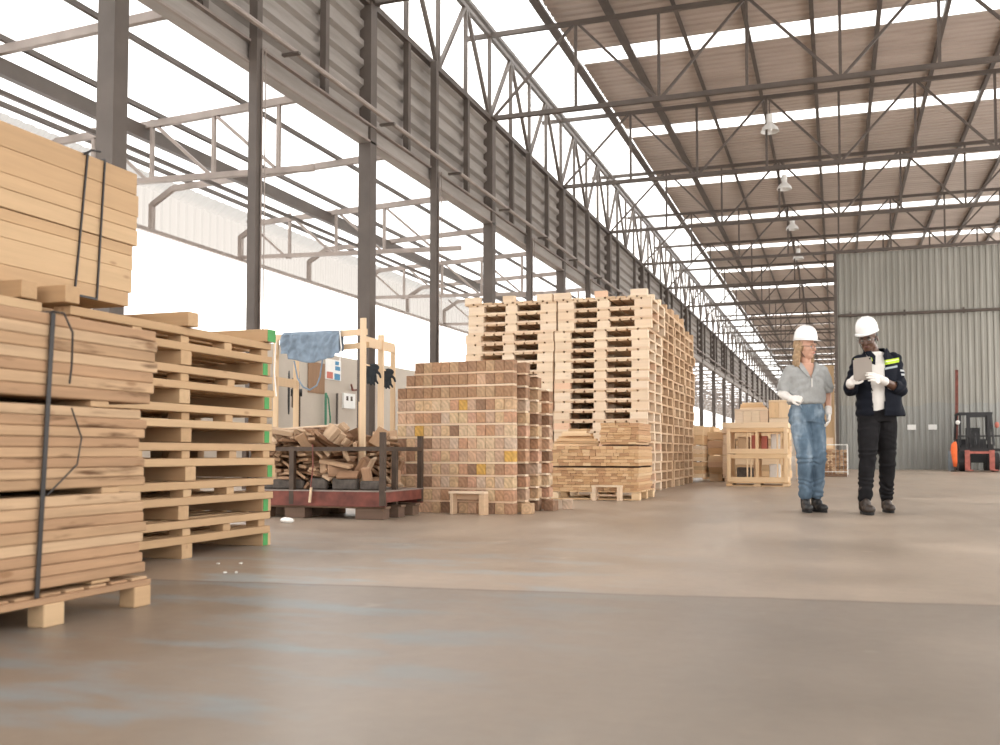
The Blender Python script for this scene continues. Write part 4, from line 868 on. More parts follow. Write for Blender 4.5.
# ================================================================== things at the yard wall
def wallthing(name, y0, y1, z0, z1, mat, label, cat, x=-11.495, t=.02):
    o = MB().span((x, y0, z0), (x + t, y1, z1)).build(name, mat); tag(o, label, cat); return o
M['brownboard'] = wood('brown_board', [(.33, .20, .12), (.36, .22, .13)], 2, grain=.25, knots=.2)
wallthing('wooden_board', 19.63, 20.38, 1.95, 2.67, 'brownboard', 'brown wooden board fixed on the beige yard wall, below the apron', 'board')
po = wallthing('notice_board', 20.42, 21.17, 2.32, 2.81, 'paper', 'white notice with red and blue panels on the beige yard wall', 'notice')
for nm, y0, y1, z0, z1, mt in (('red_panel', 20.47, 20.76, 2.34, 2.50, 'pred'), ('blue_panel', 20.84, 21.12, 2.33, 2.48, 'pblue'), ('blue_panel', 20.88, 21.12, 2.56, 2.66, 'pblue'), ('blue_panel', 20.88, 21.12, 2.69, 2.78, 'pblue')):
    MB().span((-11.475, y0, z0), (-11.47, y1, z1)).build(nm, mt, po)
so = wallthing('switch_box', 21.27, 21.85, 1.66, 2.03, 'paper', 'white electrical box with dark openings on the beige yard wall', 'box', t=.06)
for y in (21.38, 21.60): MB().span((-11.435, y, 1.85), (-11.43, y + .10, 1.96)).build('socket', 'dsteel', so)
tag(MB().tube([(-11.44, 20.92, .1), (-11.44, 20.92, 2.0)], .03, 8).build('wall_pipe', 'steel'), 'short brown pipe standing against the beige yard wall', 'pipe')
M['greenp'] = flat('green_plastic_pipe', (.05, .22, .13), .5)
tag(MB().tube([(-11.40, 20.30, .1), (-11.40, 20.30, 1.97)], .03, 8).tube([(-11.40, 20.30, 1.97), (-11.40, 20.42, 1.85), (-11.40, 20.52, 1.4), (-11.40, 20.5, .1)], .02, 6).build('water_pipe', 'greenp'), 'green pipe and hose on the beige yard wall below the brown board', 'pipe')
tag(MB().tube([(-11.44, 21.64, 2.27), (-11.40, 21.64, 2.12), (-11.40, 22.0, 2.15)], .025, 6).build('wall_bracket', 'rust'), 'small rusty bracket on the yard wall above the electrical box', 'bracket')
# drum fan on a stand
r = empty('industrial_fan', (-11.0, 18.2, 0), R(-60)); tag(r, 'round black industrial fan on a stand by the beige yard wall', 'fan')
m = MB()
for rr in (.12, .24, .36, .46):
    for dy in (-.10, .10): m.tube([(rr * math.cos(a), dy, 1.85 + rr * math.sin(a)) for a in [i * math.pi / 12 for i in range(25)]], .006 if rr < .46 else .014, 5)
for i in range(24):
    a = i * math.pi / 12
    for dy in (-.10, .10): m.tube([(.05 * math.cos(a), dy, 1.85 + .05 * math.sin(a)), (.46 * math.cos(a), dy, 1.85 + .46 * math.sin(a))], .004, 4)
m.build('guard', 'black', r)
m = MB()
for i in range(4):
    a = i * math.pi / 2 + .4
    m.box((.2 * math.cos(a), 0, 1.85 + .2 * math.sin(a)), (.34, .012, .15), Matrix.Rotation(-a, 3, 'Y') @ Matrix.Rotation(.45, 3, 'X'))
m.build('blades', 'dsteel', r); MB().tube([(0, -.06, 1.85), (0, .18, 1.85)], .08, 12).build('motor', 'black', r)
MB().tube([(0, .12, .04), (0, .12, 1.80)], .025, 8).build('pole', 'dsteel', r); MB().tube([(0, .12, .0), (0, .12, .05)], [.30, .26], 20).build('base', 'black', r)

# ================================================================== stacks and crates beyond the tall pallets
def plank_stack(x0, x1, y, dep, tiers, label, mat='gold_x', pal=True):
    """tiers: (z0, z1, rows)"""
    r = empty('board_stack', ((x0 + x1) / 2, y, 0)); tag(r, label, 'stack of boards')
    w_ = x1 - x0
    if pal and tiers[0][0] > .08:
        for i in (-1, 0, 1): bx('bearer', (.1, dep - .05, tiers[0][0] - .022), (i * (w_ / 2 - .08), dep / 2, (tiers[0][0] - .022) / 2), mat, r)
        bx('pallet_deck', (w_, dep, .02), (0, dep / 2, tiers[0][0] - .011), mat, r)
    for z0, z1, rows in tiers:
        t = (z1 - z0) / rows
        for k in range(rows):
            e = rnd(-.012, .012); bx('board', (w_ - .01, dep, t - .004), (e, dep / 2, z0 + t * (k + .5)), random.choice(('gold_x', 'gold_x', 'pine_x', 'pal_x')) if mat == 'gold_x' else mat, r)
    return r
plank_stack(-2.66, -2.44, 17.2 + 1.75, 1.1, ((.08, .38, 4), (.40, .70, 4), (.72, 1.08, 2)), 'narrow yellow board stack just right of the tall pallet row')
plank_stack(-2.95, -2.70, 19.0, 1.0, ((.08, .40, 4), (.42, .8, 4)), 'board stack mostly hidden behind the tall pallet row')
plank_stack(-2.43, -2.12, 19.6, 1.1, ((.16, .50, 3), (.52, .80, 2), (.82, .98, 1)), 'low yellow board stack behind the left edge of the slatted crates')
plank_stack(-2.75, -2.47, 21.0, 1.1, ((.10, .55, 3), (.57, .95, 2), (.97, 1.12, 1)), 'pale board stack standing farther back in the gap beside the tall pallet row')
def slat_crate(x, y, z, label, w_=.99, h_=.46, d=.8, content=0):
    r = empty('slatted_crate', (x, y, z)); tag(r, label, 'crate')
    for sx in (-1, 1):
        for sy in (-1, 1): bx('corner_post', (.06, .06, h_), (sx * (w_ / 2 - .03), sy * (d / 2 - .03), h_ / 2), 'gold_z', r)
    for sy in (-1, 1):
        bx('top_rail', (w_ - .12, .03, .07), (0, sy * (d / 2 - .02), h_ - .035), 'gold_x', r); bx('bottom_rail', (w_ - .12, .03, .08), (0, sy * (d / 2 - .02), .04), 'gold_x', r)
        bx('middle_post', (.05, .03, h_ - .15), (0, sy * (d / 2 - .02), h_ / 2 + .005), 'gold_z', r)
        for xx in (-.10, -.16, .33, .39): bx('upright_slat', (.022, .015, h_ - .15), (xx, sy * (d / 2 - .02), h_ / 2 + .005), 'gold_z', r)
    for sx in (-1, 1):
        bx('side_board', (.02, d - .12, .07), (sx * (w_ / 2 - .02), 0, h_ - .035), 'gold_x', r); bx('side_board', (.02, d - .12, .08), (sx * (w_ / 2 - .02), 0, .04), 'gold_x', r)
    bx('floor_board', (w_ - .13, d - .07, .018), (0, 0, .02), 'gold_x', r)
    return r
for i in (-1, 1): pass
slat_crate(-1.27, 17.2, .075, 'lower of the two yellow slatted crates behind the woman')
low_pallet(-1.27, 17.2, 'pallet carrying the yellow slatted crates', 1.02, .8, 'gold_x', .072)
slat_crate(-1.27, 17.2, .55, 'upper of the two yellow slatted crates behind the woman, papers inside', h_=.43)
for x, z0, w_, h_, mt, l, c in ((-1.52, .57, .18, .26, 'pal_z', 'pale board bundle standing inside the upper crate on the left', 'board'), (-1.34, .57, .11, .28, 'pred', 'reddish box inside the upper crate, left of its middle', 'box'), (-1.17, .57, .10, .27, 'pred', 'reddish box inside the upper crate, right of its middle', 'box'), (-.98, .57, .16, .30, 'paper', 'white packet inside the upper crate on the right', 'packet'),
                               (-1.5, .10, .26, .20, 'charred', 'dark scrap lump inside the lower crate on the left', 'scrap'), (-1.0, .10, .18, .26, 'paper', 'white packet inside the lower crate on the right', 'packet')):
    if mt == 'pal_z': mt = 'pine_z'
    o = bx('crate_content', (w_, .3, h_), (x, 17.25, z0 + .012 + h_ / 2), mt, bev=.01); o.name = c.replace(' ', '_'); tag(o, l, c)
o = bx('yellow_board', (1.02, .8, .09), (-1.27, 17.2, .98 + .047), 'gold_x'); tag(o, 'thick yellow board panel lying on the upper slatted crate', 'board')
plank_stack(-2.10, -1.88, 19.2, 1.0, ((.10, .5, 3), (.52, .92, 2), (.94, 1.15, 2)), 'pale board stack left of and behind the slatted crates', 'pal_x')
def box_crate(x0, x1, y, d, z0, z1, label, mat='pal_x'):
    r = empty('wooden_case', ((x0 + x1) / 2, y + d / 2, z0)); tag(r, label, 'crate'); w_ = x1 - x0; h_ = z1 - z0
    n_ = max(2, int(w_ / .14))
    for i in range(n_):
        for sy in (-1, 1): bx('front_board', (w_ / n_ - .004, .02, h_ - .04), (-w_ / 2 + (i + .5) * w_ / n_, sy * (d / 2 - .01), h_ / 2 - .02), 'gold_z' if mat == 'gold_x' else mat, r)
    for sx in (-1, 1): bx('side_panel', (.02, d - .045, h_ - .04), (sx * (w_ / 2 - .01), 0, h_ / 2 - .02), mat, r)
    bx('lid', (w_, d, .035), (0, 0, h_ - .0195), mat, r); bx('base', (w_ - .05, d - .05, .02), (0, 0, .012), mat, r)
    return r
plank_stack(-1.84, -.84, 19.0, 1.0, ((.10, .45, 3), (.47, .80, 3), (.82, 1.10, 2)), 'wide pale board stack directly behind the slatted crates')
box_crate(-1.84, -1.22, 19.0, .9, 1.105, 1.40, 'long pale wooden case on the stack behind the slatted crates')
box_crate(-1.21, -.84, 19.0, .9, 1.22, 1.56, 'square yellow wooden case, highest item behind the slatted crates', 'gold_x')
o = bx('thick_board', (.36, .9, .108), (-1.025, 19.45, 1.101 + .059), 'pal_x'); tag(o, 'pale slab under the square yellow case behind the slatted crates', 'board')
for k in range(4):
    o = bx('loose_board', (.5 - k * .04, .1, .03), (-1.52 + rnd(-.02, .02), 19.2, 1.40 + .017 + k * .0315), 'gold_x', rot=(0, 0, rnd(-.06, .06))); tag(o, 'small board on the long pale case, %s one' % ['lowest', 'second', 'third', 'topmost'][k], 'board')
plank_stack(-.80, -.35, 20.6, 1.0, ((.10, .5, 3), (.52, .82, 2)), 'pale board stack seen right behind the woman at hip height', 'pal_x')
for x0, x1, y, zt, l in ((-2.3, -1.2, 27, 1.2, 'blurred pale board stack far down the aisle, left'), (-.9, -.1, 30, 1.0, 'blurred pale board stack far down the aisle, right'), (-3.6, -2.7, 31, 1.3, 'blurred board stack far behind the tall pallet row'), (-1.0, -.2, 42, 1.5, 'tiny board stack far down the hall behind the woman')):
    plank_stack(x0, x1, y, 1.1, ((.1, zt * .5, 3), (zt * .5 + .02, zt, 3)), l)
# firewood bundle in a wire frame
r = empty('wire_cage', (-.07, 24.2, 0)); tag(r, 'pale wire cage standing behind the woman, filled with split wood', 'cage')
m = MB()
for x in (-.30, .30):
    m.tube([(x, -.3, .0), (x, -.3, .75), (x, .3, .75), (x, .3, 0)], .012, 6)
m.build('hoop', 'paper', r)
for z in (.12, .75):
    for y in (-.3, .3): MB().tube([(-.30, y, z), (.30, y, z)], .010, 6).build('rail', 'paper', r)
bx('base_board', (.64, .62, .05), (0, 0, .03), 'oldwood', r)
for k in range(9):
    for i in range(7):
        o = bx('split_log', (.075 + .0, .5, .058), (-.07 - .255 + i * .085, 24.2, .09 + k * .064), 'scrap', rot=(0, rnd(-.35, .35), 0), bev=.01); tag(o, 'split log end, %s from left, %s row up in the wire cage' % (NTH[i], NTH[k]), 'log', 'split logs in the wire cage')

# ================================================================== forklift, post and notices at the partition
fy = 31.9
r = empty('forklift', (4.0, fy, 0)); r.scale = (.92, .92, .86); tag(r, 'dark forklift with black overhead guard parked facing the viewer at the partition', 'forklift')
b = MB(); b.span((-.50, .55, .30), (.50, 2.0, .95)); b.span((-.46, 1.9, .30), (.46, 2.45, 1.15)); b.build('body', 'black', r)
for x in (-.50, .50):
    MB().tube([(x - .10, .35, .33), (x + .10, .35, .33)], .33, 20).build('front_wheel', 'black', r)
    MB().tube([(x - .09, 2.1, .26), (x + .09, 2.1, .26)], .26, 20).build('rear_wheel', 'black', r)
for x in (-.50, .50):
    MB().bar((x, .55, .9), (x * .92, .75, 2.02), .06).build('guard_post', 'black', r); MB().bar((x, 2.1, 1.1), (x * .92, 1.9, 2.02), .06).build('guard_post', 'black', r)
m = MB()
for y in [.72 + .17 * i for i in range(8)]: m.span((-.47, y, 2.02), (.47, y + .04, 2.06))
m.span((-.50, .66, 2.0), (-.45, 2.0, 2.08)).span((.45, .66, 2.0), (.50, 2.0, 2.08)).span((-.5, .64, 2.0), (.5, .72, 2.08)); m.build('overhead_guard', 'black', r)
for x in (-.30, .30): MB().span((x - .05, .0, .08), (x + .05, .14, 1.98)).build('mast_rail', 'black', r)
MB().span((-.25, .05, 1.88), (.25, .12, 1.98)).build('mast_crossbar', 'black', r)
m = MB()
for i in range(7): m.span((-.40 + i * .13, -.06, .75), (-.38 + i * .13, -.03, 1.22))
m.span((-.62, -.06, 1.20), (.62, -.03, 1.25)).span((-.62, -.06, .70), (.62, -.02, .80)).span((-.64, -.06, .30), (-.60, -.03, 1.25)).span((.60, -.06, .30), (.64, -.03, 1.25)); m.build('load_backrest', 'black', r)
M['pinkred'] = flat('faded_red_paint', (.42, .13, .10), .6, 0, .25, 8)
for x in (-.36, .36):
    MB().span((x - .075, -.10, .05), (x + .075, -.06, .74)).build('fork_shank', 'pinkred', r); MB().span((x - .07, -.95, .04), (x + .07, -.10, .08)).build('fork', 'pinkred', r)
MB().span((-.34, -.09, .62), (.34, -.065, .70)).build('fork_carriage', 'pinkred', r)
MB().span((-.22, 1.0, .95), (.22, 1.5, 1.08)).span((-.22, 1.45, 1.0), (.22, 1.56, 1.55)).build('seat', 'black', r)
MB().tube([(0, .75, .9), (0, .95, 1.35)], .03, 8).tube([(.14 * math.cos(a), .95 + .05 * math.sin(a), 1.36 + .13 * math.sin(a)) for a in [i * math.pi / 8 for i in range(17)]], .015, 6).build('steering_wheel', 'black', r)
for x, mt, z in ((-.56, 'white', 1.72), (.60, 'pred', 1.62)): MB().ellipsoid((x, .5, z), (.07, .05, .08 if x < 0 else .11)).build('lamp', mt, r, smooth=True)
m = MB().bar((0, 0, 0), (.06, -.05, 3.25), .09, .05); o = m.build('leaning_post', 'rust', None, (3.66, 34.6, 0)); tag(o, 'tall rusty brown post leaning against the partition beside the forklift', 'post')
M['orange'] = flat('orange_fabric', (.85, .16, .04), .7, 0, .1)
M['bluegrey'] = flat('blue_grey_barrel', (.22, .26, .30), .5)
m = MB(); loft(m, [(0, 0, .15, .05, .04), (-.01, 0, .35, .07, .06), (-.03, 0, .62, .09, .07), (-.02, 0, .8, .08, .06), (0, 0, .88, .04, .04)]) if 'loft' in globals() else None
M_or = m
o = M_or.build('orange_cover', 'orange', None, (3.31, 31.6, -.0), smooth=True); tag(o, 'bright orange cover hung on a stand beside the forklift', 'cover')
MB().tube([(0, .05, 0), (0, .05, .95)], .02, 6).build('stand_pole', 'dsteel', o); MB().tube([(0, .05, 0), (0, .05, .03)], .12, 14).build('stand_foot', 'dsteel', o)
r = empty('small_barrel', (3.37, 33.0, 0)); tag(r, 'small pale barrel between the orange cover and the forklift', 'barrel')
MB().tube([(0, 0, 0), (0, 0, .1), (0, 0, .55), (0, 0, .62)], [.10, .115, .115, .10], 16).build('drum', 'bluegrey', r); MB().tube([(0, 0, .62), (0, 0, .66)], .05, 12).build('cap', 'black', r)
for x, l in ((2.36, 'left'), (3.0, 'right')):
    o = MB().span((x - .13, yp - .062, 1.32), (x + .13, yp - .048, 1.49)).build('paper_notice', 'paper'); tag(o, 'small white paper notice on the partition, ' + l + ' one of two', 'notice')
r = empty('wall_pipe', (0, yp - .10, 5.22)); tag(r, 'horizontal brown pipe running across the grey partition wall', 'pipe')
MB().tube([(.1, 0, 0), (XR, 0, 0)], .05, 8).build('pipe', 'steel', r)
for x in (.5, 2.2, 4.0, 5.8): MB().span((x - .03, .0, -.08), (x + .03, .06, .12)).build('pipe_clip', 'steel', r)
o = MB().span((-.02, yp - .16, 0), (.08, yp - .07, ZL - .06)).build('edge_post', 'tsteel'); tag(o, 'slim dark post at the free left edge of the grey partition wall', 'post')
o = MB().span((-.42, 0, .0), (-.06, .04, 3.6)).build('upright_panel', 'gold_z', None, (0, yp + .6, 0)); tag(o, 'tall upright peach-coloured panel just left of the partition edge, behind the woman', 'panel')
MB().span((-.42, .04, 1.7), (-.06, .08, 1.8)).build('cross_rail', 'gold_x', o)
MB().bar((-.24, .05, 1.75), (-.24, .9, 0.02), .05).build('prop', 'gold_z', o)

# scraps on the floor
m = MB(); random.seed(3)
for i in range(5): m.ellipsoid((rnd(-.05, .05), rnd(-.03, .03), .022), (.045, .03, .022), None, 10, 6)
o = m.build('plastic_bag', 'white', None, (-4.20, 6.90, 0), smooth=True); tag(o, 'crumpled white plastic bag on the floor before the rusty stillage', 'bag')
for i, (x, y) in enumerate(((-3.0, 4.25), (-2.75, 3.95), (-2.70, 3.97), (-2.9, 4.3))):
    o = MB().box((0, 0, .003), (.015, .010, .006), Matrix.Rotation(i, 3, 'Z')).build('wood_chip', 'paper', None, (x, y, 0)); tag(o, 'tiny pale wood chip on the floor before the green-ended pallet stack', 'chip', 'wood chips on the floor')

# ================================================================== the two people
TH = R(18.95)
def nz3(p, s): return mnoise.noise(Vector((p[0] * s, p[1] * s, p[2] * s)))
M['skin_w'] = flat('fair_skin', (.62, .36, .26), .5, 0, .04, 5)
M['skin_m'] = flat('dark_skin', (.115, .055, .034), .42, 0, .08, 5)
M['hair'] = flat('blond_hair', (.36, .24, .135), .6, 0, .3, 40)
M['hairb'] = flat('black_hair', (.012, .010, .010), .7)
M['polo'] = flat('grey_jersey', (.36, .37, .37), .85, 0, .06, 30)
M['tee'] = flat('white_cotton', (.78, .76, .73), .85, 0, .04, 10)
M['hat'] = flat('white_hard_hat', (.86, .86, .86), .25, 0, .01)
M['glove'] = flat('white_knit_glove', (.78, .75, .72), .9, 0, .05, 30)
M['blackjean'] = flat('black_trousers', (.012, .0115, .013), .9, 0, .3, 12, .2)
M['boot'] = flat('black_leather_boot', (.022, .021, .022), .45, 0, .2, 12)
M['brownboot'] = flat('dark_brown_boot', (.040, .028, .022), .5, 0, .3, 12)
M['sole'] = flat('rubber_sole', (.012, .012, .012), .8)
M['tablet'] = flat('grey_tablet_case', (.36, .325, .295), .4, .1, .03)
M['lens'] = flat('clear_glasses', (.16, .14, .13), .2)
M['eye'] = flat('eye_white', (.7, .68, .66), .3); M['iris'] = flat('dark_iris', (.02, .015, .012), .3)
M['lip_w'] = flat('rose_lips', (.50, .20, .16), .5); M['lip_m'] = flat('dark_lips', (.12, .045, .035), .5)
def denim():
    m, nt, b = nodes('faded_blue_denim'); L = nt.links
    tc = N(nt, 'ShaderNodeTexCoord'); mp = N(nt, 'ShaderNodeMapping'); mp.inputs['Scale'].default_value = (9, 9, 3.5); L.new(tc.outputs['Object'], mp.inputs[0])
    nz = N(nt, 'ShaderNodeTexNoise', i_Scale=1.0, i_Detail=5.0); L.new(mp.outputs[0], nz.inputs['Vector'])
    r_ = ramp(nt, [(.30, (.05, .085, .13)), (.52, (.115, .175, .24)), (.70, (.30, .38, .46))]); L.new(nz.outputs[0], r_.inputs[0])
    L.new(r_.outputs[0], b.inputs['Base Color']); b.inputs['Roughness'].default_value = .9; return m
M['denim'] = denim()
def jacket_mat():
    m, nt, b = nodes('navy_jacket_with_bands'); L = nt.links
    tc = N(nt, 'ShaderNodeTexCoord'); sx = N(nt, 'ShaderNodeSeparateXYZ'); L.new(tc.outputs['Object'], sx.inputs[0])
    def mth(op, a, b_):
        n = N(nt, 'ShaderNodeMath', operation=op)
        for i, v in ((0, a), (1, b_)):
            if isinstance(v, bpy.types.NodeSocket): L.new(v, n.inputs[i])
            else: n.inputs[i].default_value = v
        return n.outputs[0]
    x, z = sx.outputs[0], sx.outputs[2]
    def band_(xa, xb, za, zb, slope=0.0):
        zz = mth('ADD', z, mth('MULTIPLY', x, -slope))
        return mth('MULTIPLY', mth('MULTIPLY', mth('GREATER_THAN', x, xa), mth('LESS_THAN', x, xb)), mth('MULTIPLY', mth('GREATER_THAN', zz, za), mth('LESS_THAN', zz, zb)))
    col = mixc(nt, band_(.03, .225, 1.375, 1.42, .2), (.008, .010, .017), (.50, .70, .06))
    col = mixc(nt, band_(.03, .22, 1.40, 1.406, .2), col, (.9, .9, .8))
    col = mixc(nt, band_(.03, .20, 1.33, 1.35, .2), col, (.35, .40, .42))
    col = mixc(nt, band_(-.18, -.05, 1.425, 1.46, 0), col, (.50, .70, .06))
    col = mixc(nt, band_(.226, .5, 1.33, 1.35, 0), col, (.45, .47, .48)); col = mixc(nt, band_(.226, .5, 1.29, 1.31, 0), col, (.45, .47, .48))
    L.new(col, b.inputs['Base Color']); b.inputs['Roughness'].default_value = .85; b.inputs['Specular IOR Level'].default_value = .2; return m
M['jacket'] = jacket_mat()

def face_rot(yaw, pitch, roll=0):
    """head frame: +X right of the picture, -Y towards the viewer; yaw > 0 turns the face to picture right, pitch > 0 looks down"""
    return Matrix.Rotation(yaw, 3, 'Z') @ Matrix.Rotation(roll, 3, 'Y') @ Matrix.Rotation(pitch, 3, 'X')
def head_volume(mb, c, Rm, s=1.0, female=False):
    c = Vector(c)
    def E(p, r_, rr=None): mb.ellipsoid(tuple(c + Rm @ (Vector(p) * s)), tuple(x * s for x in r_), Rm if rr is None else Rm @ rr, 18, 12)
    E((0, .015, .045), (.074, .092, .078))          # skull
    E((0, -.035, -.01), (.060, .055, .075))         # face
    E((0, -.045, -.072), (.034 if female else .040, .038, .036))   # chin
    E((0, -.010, -.055), (.056 if female else .062, .055, .042))    # jaw
    E((0, -.088, .028), (.048, .012, .012))         # brow
    E((0, -.099, -.006), (.009, .014, .026), Matrix.Rotation(-.25, 3, 'X')); E((0, -.106, -.022), (.014, .013, .010))   # nose
    for sx in (-1, 1):
        E((sx * .032, -.072, -.018), (.020, .018, .016)); E((sx * .077, .010, -.008), (.008, .016, .028))  # cheeks, ears
    E((0, -.086, -.052), (.022, .012, .010))
def face_parts(par, c, Rm, s, lip, brow):
    c = Vector(c)
    P_ = lambda p: tuple(c + Rm @ (Vector(p) * s))
    for sx in (-1, 1):
        MB().ellipsoid(P_((sx * .030, -.082, .006)), (.0125 * s, .009 * s, .0075 * s), Rm).build('eye', 'eye', par, smooth=True)
        MB().ellipsoid(P_((sx * .030, -.090, .005)), (.0055 * s, .003 * s, .0055 * s), Rm).build('iris', 'iris', par, smooth=True)
        MB().tube([P_((sx * .014, -.098, .024)), P_((sx * .030, -.096, .030)), P_((sx * .046, -.086, .026))], .0035 * s, 6).build('eyebrow', brow, par)
    MB().ellipsoid(P_((0, -.0975, -.048)), (.020 * s, .006 * s, .0045 * s), Rm).ellipsoid(P_((0, -.0965, -.055)), (.017 * s, .006 * s, .005 * s), Rm).build('lips', lip, par, smooth=True)
def glasses(par, c, Rm, s=1.0):
    c = Vector(c); P_ = lambda p: tuple(c + Rm @ (Vector(p) * s)); m = MB()
    for sx in (-1, 1):
        m.tube([P_((sx * (.034 + .026 * math.cos(a)), -.108 + .006 * abs(math.cos(a)) , .004 + .019 * math.sin(a))) for a in [i * math.pi / 8 for i in range(17)]], .0018, 5)
        m.tube([P_((sx * .060, -.100, .008)), P_((sx * .078, -.04, .010)), P_((sx * .080, .01, .004))], .0025, 5)
    m.tube([P_((-.010, -.108, .008)), P_((.010, -.108, .008))], .002, 5); m.build('safety_glasses', 'lens', par)
def hard_hat(par, c, Rm, s=1.0):
    c = Vector(c); m = MB(); rings = []
    n = 32
    prof = ((1.0, 0.0), (1.0, .02), (.985, .045), (.93, .075), (.82, .102), (.64, .124), (.40, .137), (.16, .142), (.02, .143))
    for f, h in prof:
        rings.append([tuple(c + Rm @ (Vector((.098 * f * math.cos(a), .118 * f * math.sin(a) + .005, .070 + h)) * s)) for a in [2 * math.pi * k / n for k in range(n)]])
    m.ring_loft(rings); hat = m.build('hard_hat', 'hat', par, smooth=True)
    m = MB(); r1 = []; r2 = []; r3 = []
    for k in range(n):
        a = 2 * math.pi * k / n; fwd = max(0, -math.sin(a)) ** 2
        for lst, e, z in ((r1, .0, .075), (r2, .012 + .050 * fwd, .069 - .010 * fwd), (r3, .0, .065)):
            lst.append(tuple(c + Rm @ (Vector(((.097 + e * .6) * math.cos(a), (.117 + e) * math.sin(a) + .005, z)) * s)))
    m.ring_loft([r1, r2, r3], False); m.build('brim', 'hat', hat, smooth=True)
    m = MB()
    for x in (-.022, .022, 0):
        pts = [tuple(c + Rm @ (Vector((x, (-.118 + .004) * math.cos(t) + .005, .082 + .130 * math.sin(t) ** .9)) * s)) for t in [i * math.pi / 14 for i in range(1, 14)]]
        m.tube(pts, .006 * s, 6)
    m.build('crown_ridge', 'hat', hat, smooth=True)
    MB().tube([tuple(c + Rm @ (Vector((sx, .02, .04)) * s)) for sx in (-.088,)] + [tuple(c + Rm @ (Vector((-.080, .0, -.04)) * s)), tuple(c + Rm @ (Vector((-.05, -.03, -.095)) * s))], .003, 5).build('chin_strap', 'black', hat)
    return hat
def frame(d, up):
    z = Vector(d).normalized(); y = Vector(up); y = (y - z * y.dot(z)).normalized(); x = y.cross(z)
    return Matrix((x, y, z)).transposed()
def hand(mb, wrist, d, back, side, curl=(.5, .6, .5), spread=.06, s=1.0, thumb=.7):
    """d: direction wrist->fingers, back: direction the back of the hand faces, side: +1 thumb on +x of the frame"""
    F = frame(d, back); wv = Vector(wrist)
    def P_(p): return tuple(wv + F @ (Vector(p) * s))
    mb.ellipsoid(P_((0, 0, .045)), (.040 * s, .017 * s, .052 * s), F, 14, 9); mb.ellipsoid(P_((0, .0, .012)), (.028 * s, .020 * s, .03 * s), F, 12, 8)
    ln = (.80, .95, 1.0, .88)
    for i in range(4):
        x = (-.030 + .020 * i) * -side; l = ln[3 - i] if False else (.78, .93, 1.0, .92)[i]
        p = Vector((x, 0, .082 - .006 * abs(i - 2))); pts = [p.copy()]; ang = 0; dx = -side * (-1.5 + i) * spread
        for seg, c_ in zip((.036, .026, .020), curl):
            ang += c_; pts.append(pts[-1] + Vector((dx * .5, -math.sin(ang), math.cos(ang))).normalized() * seg * l)
        rs = [.0098 * s, .0092 * s, .0085 * s, .0075 * s]
        chain(mb, [P_(q) for q in pts], rs, 10)
    t = [Vector((side * .022, -.004, .020)), Vector((side * .045, -.014 * thumb - .004, .045)), Vector((side * .054, -.028 * thumb, .068)), Vector((side * .052, -.045 * thumb, .085))]
    chain(mb, [P_(q) for q in t], [.014 * s, .0125 * s, .011 * s, .009 * s], 10)
def boot(par, ankle, toe_dir, mat, s=1.0, zsole=0.0, pitch=0.0, shaft=.16):
    """one boot standing on the ground"""
    a = Vector(ankle); F = Matrix.Rotation(toe_dir, 3, 'Z') @ Matrix.Rotation(pitch, 3, 'X')
    def P_(p): return tuple(Vector((a.x, a.y, zsole)) + F @ (Vector(p) * s))
    m = MB()
    m.ellipsoid(P_((0, .03, .060)), (.040 * s, .050 * s, .050 * s), F); m.ellipsoid(P_((0, -.09, .048)), (.046 * s, .085 * s, .036 * s), F); m.ellipsoid(P_((0, -.14, .046)), (.045 * s, .050 * s, .036 * s), F); m.ellipsoid(P_((0, -.03, .085)), (.040 * s, .065 * s, .048 * s), F)
    chain(m, [P_((0, .015, .08)), (a.x, a.y + .012, zsole + shaft + .03)], [.044 * s, .047 * s], 16)
    o = remesh(m, 'boot', mat, .006, par, 3, lambda p: .0015 * nz3(p, 35))
    m = MB(); rg = []
    for z in (.0, .022):
        rg.append([P_((x_, y_, z + .002)) for x_, y_ in [( .043 * math.cos(t) * (1.0 if math.sin(t) < 0 else .88), -.055 + .140 * math.sin(t)) for t in [2 * math.pi * k / 24 for k in range(24)]]])
    m.ring_loft(rg); m.build('sole', 'sole', o)
    m = MB()
    for i in range(4): m.tube([P_((-.022, -.075 + i * .018, .095 + i * .014)), P_((0, -.083 + i * .016, .108 + i * .016)), P_((.022, -.075 + i * .018, .095 + i * .014))], .003, 5)
    m.build('laces', 'sole', o)
    return o

# ------------------------------------------------------------------ the woman on the left
wr = Vector((-.22, 9.79, 0))
HW = (-.055, 0, 1.580); RW = face_rot(R(38), R(4))
sc_ = 1.03
mb = MB(); head_volume(mb, HW, RW, sc_, True)
chain(mb, [(-.050, .02, 1.42), (-.052, .012, 1.52)], [.052, .050])
loft(mb, [(-.045, .02, .93, .155, .105), (-.045, .02, 1.02, .130, .095), (-.045, .02, 1.12, .122, .09), (-.045, .015, 1.25, .140, .10), (-.045, .02, 1.36, .150, .085), (-.048, .02, 1.42, .085, .06)])
SHL, ELL, WRL = (-.205, .03, 1.345), (-.268, .04, 1.135), (-.262, -.17, 1.080)
SHR, ELR, WRR = (.115, .02, 1.345), (.165, .06, 1.13), (.150, -.02, .945)
chain(mb, [SHL, ELL, WRL], [.052, .040, .027]); chain(mb, [SHR, ELR, WRR], [.052, .040, .027])
HPL, KNL, ANL = (-.115, .02, .90), (-.095, -.06, .52), (-.075, -.0, .13)
HPR, KNR, ANR = (.030, .02, .90), (.040, -.04, .52), (.045, .05, .13)
chain(mb, [HPL, KNL, ANL], [.080, .050, .034]); chain(mb, [HPR, KNR, ANR], [.080, .050, .034])
wo = remesh(mb, 'person', 'skin_w', .0065, None, 3, None, wr, (0, 0, TH))
